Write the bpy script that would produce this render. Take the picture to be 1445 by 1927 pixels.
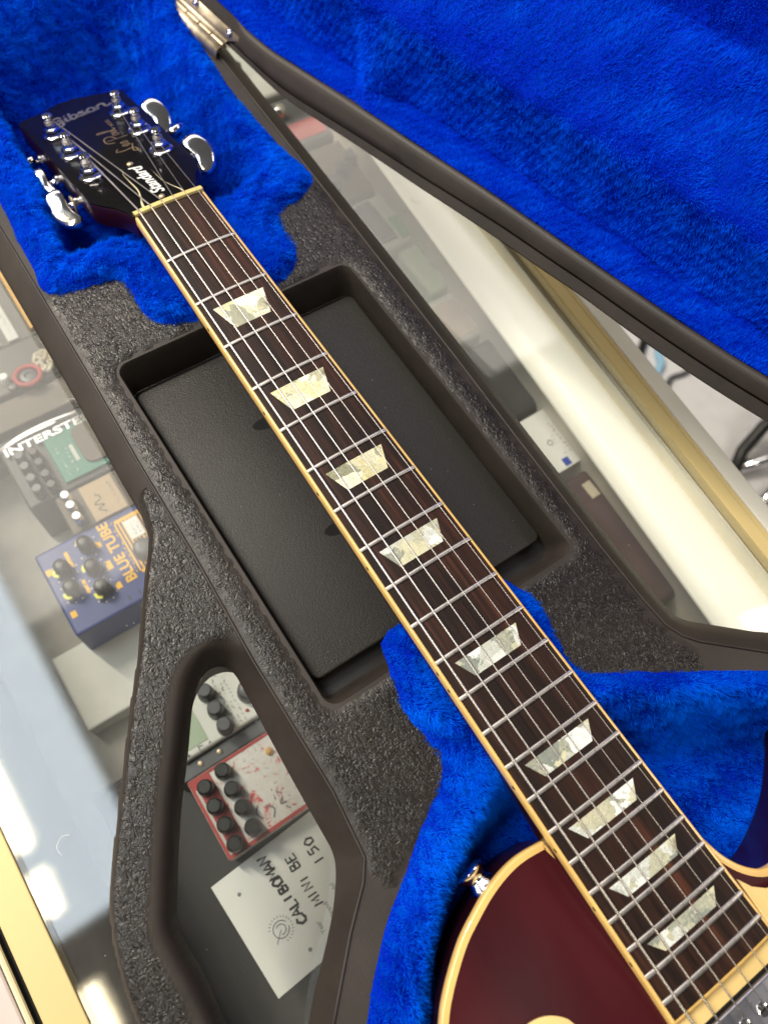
import bpy, math, random
import numpy as np
from mathutils import Vector, Matrix
from mathutils.geometry import delaunay_2d_cdt

random.seed(7)
rng = np.random.default_rng(11)
scene = bpy.context.scene
for o in list(bpy.data.objects):
    bpy.data.objects.remove(o)
col = scene.collection
MM = 0.001

# ------------------------------------------------------------------ camera
# world: x across the neck (treble side +), y along the neck (headstock +), z up, origin on the fretboard at the nut
cam_d = bpy.data.cameras.new('camera')
cam = bpy.data.objects.new('camera', cam_d)
col.objects.link(cam)
right = Vector((0.825976, -0.556067, 0.092478))
down = Vector((-0.478149, -0.778011, -0.407519))
fwd = Vector((0.298557, 0.292383, -0.908502))
m = Matrix((right, -down, -fwd)).transposed().to_4x4()
m.translation = Vector((-0.115908, -0.332120, 0.342990))
cam.matrix_world = m
cam_d.sensor_fit = 'VERTICAL'
cam_d.sensor_height = 24.0
cam_d.lens = 1471.33 * 24.0 / 1927.0
cam_d.clip_start = 0.01
cam_d.clip_end = 50.0
cam_d.dof.use_dof = True
cam_d.dof.focus_distance = 0.39
cam_d.dof.aperture_fstop = 5.2
scene.camera = cam

# ------------------------------------------------------------------ light
world = bpy.data.worlds.new('World')
scene.world = world
world.use_nodes = True
world.node_tree.nodes['Background'].inputs[0].default_value = (0.92, 0.88, 0.82, 1)
world.node_tree.nodes['Background'].inputs[1].default_value = 0.10


def area_light(name, loc, target, size, power, color, spread=180):
    d = bpy.data.lights.new(name, 'AREA')
    d.shape = 'RECTANGLE'
    d.size, d.size_y = size
    d.energy = power
    d.color = color
    d.spread = math.radians(spread)
    o = bpy.data.objects.new(name, d)
    col.objects.link(o)
    o.location = loc
    o.rotation_euler = (Vector(target) - Vector(loc)).to_track_quat('-Z', 'Y').to_euler()
    return o


# rows of warm ceiling tubes up and to the left: the key light; three short ones are mirrored in the glass at the lower left
area_light('ceiling_tube_light', (-0.76, 1.42, 1.90), (-0.2, 0.1, 0), (0.14, 1.0), 66, (1.0, 0.89, 0.73))
area_light('ceiling_tube_light', (-0.76, -1.15, 1.90), (-0.2, -0.4, 0), (0.14, 0.8), 9, (1.0, 0.89, 0.73))
for yc, ln in ((0.33, 0.42), (-0.01, 0.12), (-0.38, 0.22)):
    area_light('ceiling_tube_light', (-0.745, yc, 1.88), (-0.745, yc, 0), (0.08, ln), 9.0 * ln, (1.0, 0.86, 0.58))
# daylight panel in the ceiling, mirrored in the glass on the left
area_light('skylight', (-0.88, 0.55, 1.92), (-0.88, 0.55, 0), (0.80, 1.36), 29, (0.80, 0.91, 1.0))
# shop window away to the left
area_light('shop_window_light', (-2.1, 0.5, 1.0), (0, -0.1, 0), (1.2, 1.0), 24, (1.0, 0.95, 0.88))
# soft fill light added high on the right, behind the camera
area_light('soft_fill_light', (1.8, -0.9, 1.9), (0.3, -0.3, 0), (0.6, 0.9), 18, (1.0, 0.92, 0.80))
# pale lit ceiling further into the shop, which veils the upper half of the glass
area_light('ceiling_panel_light', (0.62, 1.48, 1.95), (0.62, 1.48, 0), (2.2, 1.5), 30, (1.0, 0.93, 0.84))

scene.view_settings.view_transform = 'Standard'
scene.view_settings.look = 'None'
scene.view_settings.exposure = -0.12
scene.view_settings.gamma = 1.0
scene.cycles.max_bounces = 10
scene.cycles.transparent_max_bounces = 24
scene.cycles.use_denoising = True
scene.cycles.caustics_reflective = False
scene.cycles.caustics_refractive = False

# ------------------------------------------------------------------ materials
MATS = {}


class NT:
    def __init__(self, name):
        self.m = bpy.data.materials.new(name)
        self.m.use_nodes = True
        self.t = self.m.node_tree
        self.p = self.t.nodes['Principled BSDF']
        self.out = self.t.nodes['Material Output']
        MATS[name] = self.m

    def n(self, kind, **kw):
        nd = self.t.nodes.new(kind)
        for k, v in kw.items():
            setattr(nd, k, v)
        return nd

    def l(self, a, b):
        self.t.links.new(a, b)

    def coords(self, scale=(1, 1, 1), rot=(0, 0, 0)):
        tc = self.n('ShaderNodeTexCoord')
        mp = self.n('ShaderNodeMapping')
        mp.inputs['Scale'].default_value = scale
        mp.inputs['Rotation'].default_value = rot
        self.l(tc.outputs['Object'], mp.inputs['Vector'])
        return mp.outputs['Vector']

    def noise(self, vec, scale, detail=4, rough=0.55, dist=0.0):
        nd = self.n('ShaderNodeTexNoise')
        nd.inputs['Scale'].default_value = scale
        nd.inputs['Detail'].default_value = detail
        nd.inputs['Roughness'].default_value = rough
        nd.inputs['Distortion'].default_value = dist
        if vec is not None:
            self.l(vec, nd.inputs['Vector'])
        return nd

    def ramp(self, fac, stops):
        r = self.n('ShaderNodeValToRGB')
        els = r.color_ramp.elements
        while len(els) < len(stops):
            els.new(0.5)
        for e, (pos, c) in zip(els, stops):
            e.position = pos
            e.color = (c[0], c[1], c[2], 1) if not isinstance(c, (int, float)) else (c, c, c, 1)
        self.l(fac, r.inputs['Fac'])
        return r.outputs['Color']

    def bump(self, height, strength, dist, normal=None):
        b = self.n('ShaderNodeBump')
        b.inputs['Strength'].default_value = strength
        b.inputs['Distance'].default_value = dist
        self.l(height, b.inputs['Height'])
        if normal is not None:
            self.l(normal, b.inputs['Normal'])
        return b.outputs['Normal']

    def setp(self, **kw):
        names = {'color': 'Base Color', 'rough': 'Roughness', 'metal': 'Metallic', 'coat': 'Coat Weight',
                 'coat_rough': 'Coat Roughness', 'sheen': 'Sheen Weight', 'spec': 'Specular IOR Level', 'ior': 'IOR',
                 'emit': 'Emission Strength', 'emit_color': 'Emission Color', 'alpha': 'Alpha', 'sss': 'Subsurface Weight'}
        for k, v in kw.items():
            s = self.p.inputs[names[k]]
            if isinstance(v, (tuple, list)):
                s.default_value = (v[0], v[1], v[2], 1)
            else:
                s.default_value = v
        return self


def simple(name, color, rough=0.5, metal=0.0, coat=0.0, var=0.0, bump=0.0, bscale=400, spec=0.5):
    k = NT(name)
    k.setp(color=color, rough=rough, metal=metal, coat=coat, spec=spec)
    v = k.coords()
    if var:
        nz = k.noise(v, 35, 5)
        lo = tuple(c * (1 - var) for c in color)
        hi = tuple(min(1, c * (1 + var)) for c in color)
        k.l(k.ramp(nz.outputs['Fac'], [(0.3, lo), (0.7, hi)]), k.p.inputs['Base Color'])
        mr = k.n('ShaderNodeMapRange')
        mr.inputs['To Min'].default_value = max(0.02, rough - 0.08)
        mr.inputs['To Max'].default_value = min(1, rough + 0.10)
        k.l(nz.outputs['Fac'], mr.inputs['Value'])
        k.l(mr.outputs['Result'], k.p.inputs['Roughness'])
    if bump:
        k.l(k.bump(k.noise(v, bscale, 3).outputs['Fac'], bump, 0.0003), k.p.inputs['Normal'])
    return k.m


def plastic_grain():
    """moulded ABS: leather grain where the attribute 'grain' is 1, smooth brushed finish where it is 0"""
    k = NT('case_plastic')
    k.setp(color=(0.030, 0.026, 0.023), rough=0.42, spec=0.38)
    v = k.coords()
    warp = k.noise(v, 150, 3, 0.6)
    mixv = k.n('ShaderNodeMixRGB', blend_type='ADD')
    mixv.inputs['Fac'].default_value = 0.0045
    k.l(v, mixv.inputs['Color1'])
    k.l(warp.outputs['Color'], mixv.inputs['Color2'])
    # worm-like wrinkles: where a slow noise crosses its mean it makes a crease, in between are smooth pebbles
    def crease(vec, scale, dist_):
        nz = k.noise(vec, scale, 1.5, 0.5, dist_)
        sb = k.n('ShaderNodeMath', operation='SUBTRACT')
        k.l(nz.outputs['Fac'], sb.inputs[0])
        sb.inputs[1].default_value = 0.5
        ab = k.n('ShaderNodeMath', operation='ABSOLUTE')
        k.l(sb.outputs[0], ab.inputs[0])
        return k.ramp(ab.outputs[0], [(0.0, 1.0), (0.06, 0.72), (0.19, 0.0)])
    h1 = crease(k.coords((1, .55, 1), (0, 0, .5)), 320, 0.8)
    h2 = crease(mixv.outputs['Color'], 350, 0.45)
    hsum = k.n('ShaderNodeMath', operation='MAXIMUM')
    k.l(h1, hsum.inputs[0])
    k.l(h2, hsum.inputs[1])
    at = k.n('ShaderNodeAttribute', attribute_name='grain')
    hm = k.n('ShaderNodeMath', operation='MULTIPLY')
    k.l(hsum.outputs[0], hm.inputs[0])
    k.l(at.outputs['Fac'], hm.inputs[1])
    # fine long scratches on the smooth parts
    sc = k.noise(k.coords((2600, 40, 900)), 1.0, 3, 0.6)
    nb = k.bump(sc.outputs['Fac'], 0.22, 0.0005)
    nb2 = k.bump(hm.outputs[0], 0.9, 0.00033, nb)
    k.l(nb2, k.p.inputs['Normal'])
    dirt = k.noise(v, 26, 6, 0.65)
    cg = k.ramp(dirt.outputs['Fac'], [(0.35, (0.0095, 0.0070, 0.0056)), (0.72, (0.018, 0.0134, 0.0107))])
    cs = k.ramp(dirt.outputs['Fac'], [(0.30, (0.022, 0.0170, 0.0138)), (0.72, (0.039, 0.0305, 0.0248))])
    mc = k.n('ShaderNodeMixRGB')
    k.l(at.outputs['Fac'], mc.inputs['Fac'])
    k.l(cs, mc.inputs['Color1'])
    k.l(cg, mc.inputs['Color2'])
    k.l(mc.outputs['Color'], k.p.inputs['Base Color'])
    mr = k.n('ShaderNodeMapRange')
    mr.inputs['To Min'].default_value = 0.22
    mr.inputs['To Max'].default_value = 0.36
    k.l(dirt.outputs['Fac'], mr.inputs['Value'])
    rs = k.n('ShaderNodeMath', operation='MULTIPLY_ADD')     # the smooth parts are duller than the grain
    k.l(at.outputs['Fac'], rs.inputs[0])
    rs.inputs[1].default_value = -0.22
    ra = k.n('ShaderNodeMath', operation='ADD')
    k.l(mr.outputs['Result'], ra.inputs[0])
    ra.inputs[1].default_value = 0.22
    k.l(ra.outputs[0], rs.inputs[2])
    k.l(rs.outputs[0], k.p.inputs['Roughness'])
    return k.m


def rosewood():
    k = NT('rosewood')
    k.setp(rough=0.5, spec=0.22)
    v = k.coords((1, 0.035, 1))
    g = k.noise(v, 420, 6, 0.65, 0.6)
    big = k.noise(k.coords((1, 0.12, 1)), 75, 3)
    c1 = k.ramp(g.outputs['Fac'], [(0.30, (0.007, 0.0040, 0.0032)), (0.52, (0.019, 0.0092, 0.0062)), (0.75, (0.060, 0.024, 0.013))])
    c2 = k.ramp(big.outputs['Fac'], [(0.40, (0.55, 0.50, 0.50)), (0.70, (1.9, 1.35, 1.1))])
    mx = k.n('ShaderNodeMixRGB', blend_type='MULTIPLY')
    mx.inputs['Fac'].default_value = 1
    k.l(c1, mx.inputs['Color1'])
    k.l(c2, mx.inputs['Color2'])
    k.l(mx.outputs['Color'], k.p.inputs['Base Color'])
    pores = k.noise(k.coords((1, 0.05, 1)), 1500, 2, 0.5)
    k.l(k.bump(pores.outputs['Fac'], 0.35, 0.0003), k.p.inputs['Normal'])
    return k.m


def pearl(name, tint):
    k = NT(name)
    k.setp(rough=0.22, spec=0.6, coat=0.4)
    oi = k.n('ShaderNodeObjectInfo')
    v0 = k.coords()
    add = k.n('ShaderNodeVectorMath', operation='ADD')
    k.l(v0, add.inputs[0])
    sc = k.n('ShaderNodeVectorMath', operation='SCALE')
    cmb = k.n('ShaderNodeCombineXYZ')
    k.l(oi.outputs['Random'], cmb.inputs[0])
    k.l(oi.outputs['Random'], cmb.inputs[2])
    k.l(cmb.outputs[0], sc.inputs[0])
    sc.inputs['Scale'].default_value = 3.0
    k.l(sc.outputs[0], add.inputs[1])
    wv = k.noise(add.outputs[0], 120, 3, 0.6, 1.0)
    mix = k.n('ShaderNodeMixRGB', blend_type='ADD')
    mix.inputs['Fac'].default_value = 0.012
    k.l(add.outputs[0], mix.inputs['Color1'])
    k.l(wv.outputs['Color'], mix.inputs['Color2'])
    vo = k.n('ShaderNodeTexVoronoi', feature='F1')
    vo.inputs['Scale'].default_value = 115
    k.l(mix.outputs['Color'], vo.inputs['Vector'])
    sep = k.n('ShaderNodeSeparateColor')
    k.l(vo.outputs['Color'], sep.inputs['Color'])
    fl = k.noise(mix.outputs['Color'], 260, 4, 0.7, 2.5)
    av = k.n('ShaderNodeMath', operation='MULTIPLY_ADD')
    k.l(sep.outputs[0], av.inputs[0])
    av.inputs[1].default_value = 0.62
    hl = k.n('ShaderNodeMath', operation='MULTIPLY')
    k.l(fl.outputs['Fac'], hl.inputs[0])
    hl.inputs[1].default_value = 0.48
    k.l(hl.outputs[0], av.inputs[2])
    base = k.ramp(av.outputs[0], [(0.28, (0.27, 0.28, 0.215)), (0.40, (0.52, 0.49, 0.32)), (0.53, (0.72, 0.65, 0.38)), (0.64, (0.50, 0.50, 0.39)), (0.80, (0.88, 0.86, 0.72))])
    vl = k.noise(mix.outputs['Color'], 150, 2, 0.5, 2.0)
    sb = k.n('ShaderNodeMath', operation='SUBTRACT')
    k.l(vl.outputs['Fac'], sb.inputs[0])
    sb.inputs[1].default_value = 0.5
    ab = k.n('ShaderNodeMath', operation='ABSOLUTE')
    k.l(sb.outputs[0], ab.inputs[0])
    ln = k.ramp(ab.outputs[0], [(0.0, 0.42), (0.016, 1.0)])
    mm = k.n('ShaderNodeMixRGB', blend_type='MULTIPLY')
    mm.inputs['Fac'].default_value = 0.8
    k.l(base, mm.inputs['Color1'])
    k.l(ln, mm.inputs['Color2'])
    tn_ = k.n('ShaderNodeMixRGB', blend_type='MULTIPLY')
    tn_.inputs['Fac'].default_value = 1
    tn_.inputs['Color2'].default_value = (*tint, 1)
    k.l(mm.outputs['Color'], tn_.inputs['Color1'])
    k.l(tn_.outputs['Color'], k.p.inputs['Base Color'])
    return k.m


def wine_lacquer():
    k = NT('wine_red_lacquer')
    k.setp(rough=0.38, coat=0.22, coat_rough=0.16, spec=0.18)
    g = k.noise(k.coords((1, 0.2, 1)), 30, 5)
    k.l(k.ramp(g.outputs['Fac'], [(0.3, (0.030, 0.0026, 0.0052)), (0.7, (0.050, 0.0040, 0.0075))]), k.p.inputs['Base Color'])
    sm = k.noise(k.coords(), 90, 5, 0.7)
    mr = k.n('ShaderNodeMapRange')
    mr.inputs['To Min'].default_value = 0.10
    mr.inputs['To Max'].default_value = 0.32
    k.l(sm.outputs['Fac'], mr.inputs['Value'])
    k.l(mr.outputs['Result'], k.p.inputs['Coat Roughness'])
    return k.m


def dark_wine():
    k = NT('dark_wine_lacquer')
    k.setp(rough=0.36, coat=0.25, coat_rough=0.14, spec=0.2)
    g = k.noise(k.coords((1, 0.2, 1)), 30, 5)
    k.l(k.ramp(g.outputs['Fac'], [(0.3, (0.010, 0.0012, 0.0022)), (0.7, (0.018, 0.0018, 0.0032))]), k.p.inputs['Base Color'])
    return k.m


def plush(name, base, tip):
    k = NT(name)
    k.setp(rough=0.9, sheen=0.0, spec=0.03)
    nz = k.noise(k.coords(), 60, 5, 0.7)
    k.l(k.ramp(nz.outputs['Fac'], [(0.3, base), (0.7, tip)]), k.p.inputs['Base Color'])
    return k.m


def thin_glass():
    k = NT('counter_glass')
    k.t.nodes.remove(k.p)
    tr = k.n('ShaderNodeBsdfTransparent')
    tr.inputs['Color'].default_value = (0.965, 0.97, 0.955, 1)
    gl = k.n('ShaderNodeBsdfGlossy')
    gl.inputs['Roughness'].default_value = 0.035
    gl.inputs['Color'].default_value = (1, 1, 1, 1)
    fr = k.n('ShaderNodeFresnel')
    # pane without refraction: use the same Fresnel curve on the way in and on the way out
    geo = k.n('ShaderNodeNewGeometry')
    io = k.n('ShaderNodeMapRange')
    io.inputs['To Min'].default_value = 1.52
    io.inputs['To Max'].default_value = 1 / 1.52
    k.l(geo.outputs['Backfacing'], io.inputs['Value'])
    k.l(io.outputs['Result'], fr.inputs['IOR'])
    v = k.coords()
    scr = k.noise(v, 900, 4, 0.6, 3.0)
    k.l(k.bump(scr.outputs['Fac'], 0.012, 0.0002), gl.inputs['Normal'])
    ms = k.n('ShaderNodeMixShader')
    k.l(fr.outputs[0], ms.inputs[0])
    k.l(tr.outputs[0], ms.inputs[1])
    k.l(gl.outputs[0], ms.inputs[2])
    # dust and fine haze lying on the glass
    df = k.n('ShaderNodeBsdfDiffuse')
    df.inputs['Color'].default_value = (0.80, 0.78, 0.74, 1)
    dn = k.noise(v, 14, 6, 0.7)
    sp = k.noise(v, 1500, 1)
    sp2 = k.ramp(sp.outputs['Fac'], [(0.74, 0.0), (0.78, 0.28)])
    dfac = k.ramp(dn.outputs['Fac'], [(0.25, 0.008), (0.8, 0.035)])
    ad = k.n('ShaderNodeMath', operation='ADD')
    k.l(dfac, ad.inputs[0])
    k.l(sp2, ad.inputs[1])
    ms2 = k.n('ShaderNodeMixShader')
    k.l(ad.outputs[0], ms2.inputs[0])
    k.l(ms.outputs[0], ms2.inputs[1])
    k.l(df.outputs[0], ms2.inputs[2])
    k.l(ms2.outputs[0], k.out.inputs['Surface'])
    return k.m


def brushed(name, color, rough, scale):
    k = NT(name)
    k.setp(color=color, rough=rough, metal=1.0)
    b = k.noise(k.coords(scale), 1.0, 3)
    k.l(k.bump(b.outputs['Fac'], 0.06, 0.0003), k.p.inputs['Normal'])
    mr = k.n('ShaderNodeMapRange')
    mr.inputs['To Min'].default_value = max(0.03, rough - 0.1)
    mr.inputs['To Max'].default_value = rough + 0.1
    k.l(k.noise(k.coords(), 80, 4).outputs['Fac'], mr.inputs['Value'])
    k.l(mr.outputs['Result'], k.p.inputs['Roughness'])
    return k.m


plastic_grain(); rosewood(); pearl('pearl_celluloid', (1.0, 0.97, 0.86)); pearl('cool_pearl_celluloid', (0.90, 0.94, 1.06)); wine_lacquer(); dark_wine(); thin_glass()
plush('blue_plush', (0.0004, 0.010, 0.30), (0.0008, 0.022, 0.42))  # both plush backings are darker than the pile: shade between fibres, put into colour
plush('blue_plush_lid', (0.0005, 0.010, 0.34), (0.0008, 0.022, 0.46))


def pile(name, lo, hi):
    k = NT(name)
    k.t.nodes.remove(k.p)
    nz = k.noise(k.coords(), 45, 5, 0.7)
    c = k.ramp(nz.outputs['Fac'], [(0.3, lo), (0.7, hi)])
    d = k.n('ShaderNodeBsdfDiffuse')
    t = k.n('ShaderNodeBsdfTranslucent')
    k.l(c, d.inputs['Color'])
    k.l(c, t.inputs['Color'])
    mx = k.n('ShaderNodeMixShader')
    mx.inputs[0].default_value = 0.40
    k.l(d.outputs[0], mx.inputs[1])
    k.l(t.outputs[0], mx.inputs[2])
    k.l(mx.outputs[0], k.out.inputs['Surface'])


pile('blue_pile', (0.0008, 0.110, 0.82), (0.0012, 0.215, 0.97))
pile('blue_pile_lid', (0.0008, 0.075, 0.78), (0.0012, 0.160, 0.94))
k_ = NT('lid_plate_plastic')
k_.setp(color=(0.017, 0.0148, 0.0127), rough=0.40, spec=0.36)
k_.l(k_.bump(k_.noise(k_.coords(), 1550, 2).outputs['Fac'], 0.5, 0.0005), k_.p.inputs['Normal'])
simple('black_plastic', (0.012, 0.011, 0.011), 0.38, var=0.2)
simple('aged_binding', (0.72, 0.45, 0.14), 0.32, coat=0.5, var=0.10)
simple('aged_nut', (0.66, 0.52, 0.20), 0.4, var=0.1)
simple('cream_plastic', (0.70, 0.50, 0.20), 0.34, coat=0.2, var=0.06)
simple('black_lacquer', (0.006, 0.0055, 0.006), 0.18, coat=0.0, var=0.2, spec=0.13)
simple('black_dot', (0.004, 0.0035, 0.003), 0.6, spec=0.2)
brushed('fret_nickel', (0.50, 0.47, 0.45), 0.40, (60, 2000, 60))
brushed('chrome', (0.80, 0.80, 0.83), 0.12, (200, 200, 200))
brushed('pickup_nickel', (0.40, 0.40, 0.46), 0.30, (200, 200, 200))
brushed('string_steel', (0.62, 0.57, 0.51), 0.38, (300, 1500, 300))
k_ = NT('worn_brass')
k_.setp(color=(0.50, 0.40, 0.27), rough=0.42, metal=0.75)
k_.l(k_.bump(k_.noise(k_.coords((900, 60, 900)), 1, 3).outputs['Fac'], 0.12, 0.0003), k_.p.inputs['Normal'])
k_.l(k_.ramp(k_.noise(k_.coords(), 160, 5).outputs['Fac'], [(0.3, (0.34, 0.27, 0.18)), (0.7, (0.60, 0.50, 0.36))]), k_.p.inputs['Base Color'])
brushed('gold_inlay', (0.72, 0.52, 0.30), 0.38, (300, 300, 300))
brushed('champagne_inlay', (0.74, 0.68, 0.50), 0.35, (300, 300, 300))
simple('white_print', (0.80, 0.80, 0.78), 0.5)
simple('ivory_edge', (0.75, 0.66, 0.42), 0.4)
k_ = NT('gold_trim')
k_.setp(color=(0.60, 0.46, 0.20), rough=0.45, metal=0.12)
k_.l(k_.bump(k_.noise(k_.coords((900, 20, 20)), 1, 3).outputs['Fac'], 0.10, 0.0004), k_.p.inputs['Normal'])
simple('cream_paint', (0.76, 0.72, 0.62), 0.5, var=0.06)
k_ = NT('frosted_white')      # lit display lamp with a frosted cover
k_.setp(color=(0.82, 0.80, 0.72), rough=0.4, emit=0.45, emit_color=(1.0, 0.93, 0.74))
simple('shelf_grey', (0.30, 0.29, 0.27), 0.6, var=0.2)
simple('shelf_black', (0.018, 0.018, 0.019), 0.5, var=0.3)
simple('shelf_brown', (0.13, 0.105, 0.085), 0.6, var=0.2)
simple('pale_grey', (0.55, 0.55, 0.52), 0.5, var=0.08)
simple('card_white', (0.82, 0.82, 0.80), 0.7, var=0.02)
simple('ink_black', (0.012, 0.012, 0.014), 0.6)
simple('ink_grey', (0.22, 0.22, 0.23), 0.7)
simple('pedal_dark', (0.075, 0.068, 0.062), 0.45, var=0.2)
simple('pedal_graphite', (0.040, 0.040, 0.041), 0.45, var=0.2)
simple('pedal_teal', (0.035, 0.20, 0.15), 0.45, var=0.1)
simple('pedal_blue', (0.030, 0.050, 0.22), 0.4, var=0.1)
simple('pedal_tan', (0.48, 0.35, 0.22), 0.6, var=0.1)
simple('pedal_white', (0.74, 0.74, 0.70), 0.45, var=0.05)
simple('pedal_green', (0.10, 0.34, 0.14), 0.5, var=0.15)
simple('pale_green', (0.42, 0.52, 0.38), 0.5, var=0.1)
simple('pedal_maroon', (0.10, 0.065, 0.065), 0.4, var=0.15)
simple('orange_print', (0.90, 0.50, 0.05), 0.5)
simple('yellow_print', (0.85, 0.80, 0.10), 0.5)
simple('red_print', (0.42, 0.045, 0.04), 0.5, var=0.15)
simple('blue_print', (0.03, 0.07, 0.42), 0.5)
simple('knob_black', (0.016, 0.016, 0.017), 0.35, var=0.2)
simple('knob_grey', (0.10, 0.10, 0.11), 0.4, var=0.2)
simple('orange_card', (0.78, 0.46, 0.16), 0.6, var=0.06)
simple('bone_plastic', (0.62, 0.54, 0.42), 0.5, var=0.15)
simple('floor_tile', (0.80, 0.79, 0.79), 0.35, var=0.05)
simple('cable_black', (0.012, 0.012, 0.012), 0.4)
simple('cable_blue', (0.35, 0.62, 0.85), 0.4)
simple('side_panel', (0.55, 0.46, 0.42), 0.35, var=0.08)
k_ = NT('swirl_red_white')
k_.setp(rough=0.4)
sw = k_.noise(k_.coords(), 75, 5, 0.65, 2.2)
k_.l(k_.ramp(sw.outputs['Fac'], [(0.34, (0.62, 0.06, 0.05)), (0.42, (0.70, 0.66, 0.64)), (0.60, (0.78, 0.76, 0.74)), (0.68, (0.30, 0.27, 0.29))]), k_.p.inputs['Base Color'])

# ------------------------------------------------------------------ mesh helpers (all lengths in mm)


def par_inv(p):
    return Matrix.Translation(-p.location) if p.parent is None else Matrix.Identity(4)


def link(name, me, mat=None, parent=None, smooth=False, matrix=None):
    if isinstance(mat, str):
        mat = MATS[mat]
    if mat is not None:
        me.materials.clear()
        me.materials.append(mat)
    if smooth:
        me.polygons.foreach_set('use_smooth', np.ones(len(me.polygons), bool))
    o = bpy.data.objects.new(name, me)
    col.objects.link(o)
    if parent is not None:
        o.parent = parent
        o.matrix_parent_inverse = par_inv(o.parent)
    if matrix is not None:
        o.matrix_world = matrix
    return o


def mesh(V, F, M=None):
    me = bpy.data.meshes.new('m')
    V = np.asarray(V, float)
    if M is not None:
        A = np.array(M)
        V = V @ A[:3, :3].T + A[:3, 3]
    me.from_pydata((V * MM).tolist(), [], [list(f) for f in F])
    me.update()
    return me


def thing(name, label, cat, loc=(0, 0, 0), group=None):
    o = bpy.data.objects.new(name, None)
    o.empty_display_size = 0.02
    col.objects.link(o)
    o.location = Vector(loc) * MM
    o['label'] = label
    o['category'] = cat
    if group:
        o['group'] = group
    return o


def tag(o, label, cat, group=None):
    o['label'] = label
    o['category'] = cat
    if group:
        o['group'] = group
    return o


def bevel_mesh(me, w, seg=2, angle=30):
    import bmesh
    bm = bmesh.new()
    bm.from_mesh(me)
    bmesh.ops.recalc_face_normals(bm, faces=bm.faces)
    es = [e for e in bm.edges if len(e.link_faces) == 2 and e.calc_face_angle(0) > math.radians(angle)]
    bmesh.ops.bevel(bm, geom=es, offset=w * MM, segments=seg, affect='EDGES', profile=0.5, clamp_overlap=True)
    bm.to_mesh(me)
    bm.free()
    return me


def box_mesh(x0, x1, y0, y1, z0, z1, bevel=0.0, M=None, seg=2):
    V = [(x0, y0, z0), (x1, y0, z0), (x1, y1, z0), (x0, y1, z0), (x0, y0, z1), (x1, y0, z1), (x1, y1, z1), (x0, y1, z1)]
    F = [(3, 2, 1, 0), (4, 5, 6, 7), (0, 1, 5, 4), (1, 2, 6, 5), (2, 3, 7, 6), (3, 0, 4, 7)]
    me = mesh(V, F, M)
    if bevel:
        bevel_mesh(me, bevel, seg)
    return me


def prism_mesh(poly, z0, z1, bevel=0.0, M=None, seg=2):
    a = np.asarray(poly, float)
    if poly_area(a) < 0:
        a = a[::-1]
    n = len(a)
    V = [(x, y, z0) for x, y in a] + [(x, y, z1) for x, y in a]
    F = [tuple(range(n - 1, -1, -1)), tuple(range(n, 2 * n))]
    F += [(i, (i + 1) % n, n + (i + 1) % n, n + i) for i in range(n)]
    me = mesh(V, F, M)
    if bevel:
        bevel_mesh(me, bevel, seg)
    return me


def poly_area(a):
    x, y = a[:, 0], a[:, 1]
    return 0.5 * float(np.sum(x * np.roll(y, -1) - np.roll(x, -1) * y))


def smooth_poly(pts, closed=True, sub=6):
    """Catmull-Rom through the points"""
    p = np.asarray(pts, float)
    n = len(p)
    out = []
    rngi = range(n) if closed else range(n - 1)
    for i in rngi:
        if closed:
            a, b, c, d = p[(i - 1) % n], p[i], p[(i + 1) % n], p[(i + 2) % n]
        else:
            a, b, c, d = p[max(i - 1, 0)], p[i], p[i + 1], p[min(i + 2, n - 1)]
        for t in np.linspace(0, 1, sub, endpoint=False):
            out.append(0.5 * ((2 * b) + (c - a) * t + (2 * a - 5 * b + 4 * c - d) * t * t + (3 * b - a - 3 * c + d) * t ** 3))
    if not closed:
        out.append(p[-1])
    return np.array(out)


def round_rect(x0, x1, y0, y1, r, n=5):
    out = []
    for cx, cy, a0 in ((x1 - r, y1 - r, 0), (x0 + r, y1 - r, 90), (x0 + r, y0 + r, 180), (x1 - r, y0 + r, 270)):
        for i in range(n + 1):
            a = math.radians(a0 + 90 * i / n)
            out.append((cx + r * math.cos(a), cy + r * math.sin(a)))
    return np.array(out)


def resample(p, step, closed=True):
    p = np.asarray(p, float)
    q = np.vstack([p, p[:1]]) if closed else p
    seg = np.linalg.norm(np.diff(q, axis=0), axis=1)
    out = []
    for i in range(len(seg)):
        k = max(1, int(round(seg[i] / step)))
        for j in range(k):
            out.append(q[i] + (q[i + 1] - q[i]) * j / k)
    if not closed:
        out.append(q[-1])
    return np.array(out)


def inside(P, poly):
    P = np.asarray(P, float)
    c = np.zeros(len(P), bool)
    a = np.asarray(poly, float)
    b = np.roll(a, -1, axis=0)
    for (x1, y1), (x2, y2) in zip(a, b):
        cond = ((y1 > P[:, 1]) != (y2 > P[:, 1]))
        if y1 == y2:
            continue
        xi = (x2 - x1) * (P[:, 1] - y1) / (y2 - y1) + x1
        c ^= cond & (P[:, 0] < xi)
    return c


def dist(P, poly, closed=True):
    P = np.asarray(P, float)
    a = np.asarray(poly, float)
    b = np.roll(a, -1, axis=0) if closed else a[1:]
    if not closed:
        a = a[:-1]
    best = np.full(len(P), 1e9)
    for p, q in zip(a, b):
        d = q - p
        L = max(d @ d, 1e-12)
        t = np.clip(((P - p) @ d) / L, 0, 1)
        r = P - (p + t[:, None] * d)
        best = np.minimum(best, np.hypot(r[:, 0], r[:, 1]))
    return best


def sstep(t):
    t = np.clip(t, 0, 1)
    return t * t * (3 - 2 * t)


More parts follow.
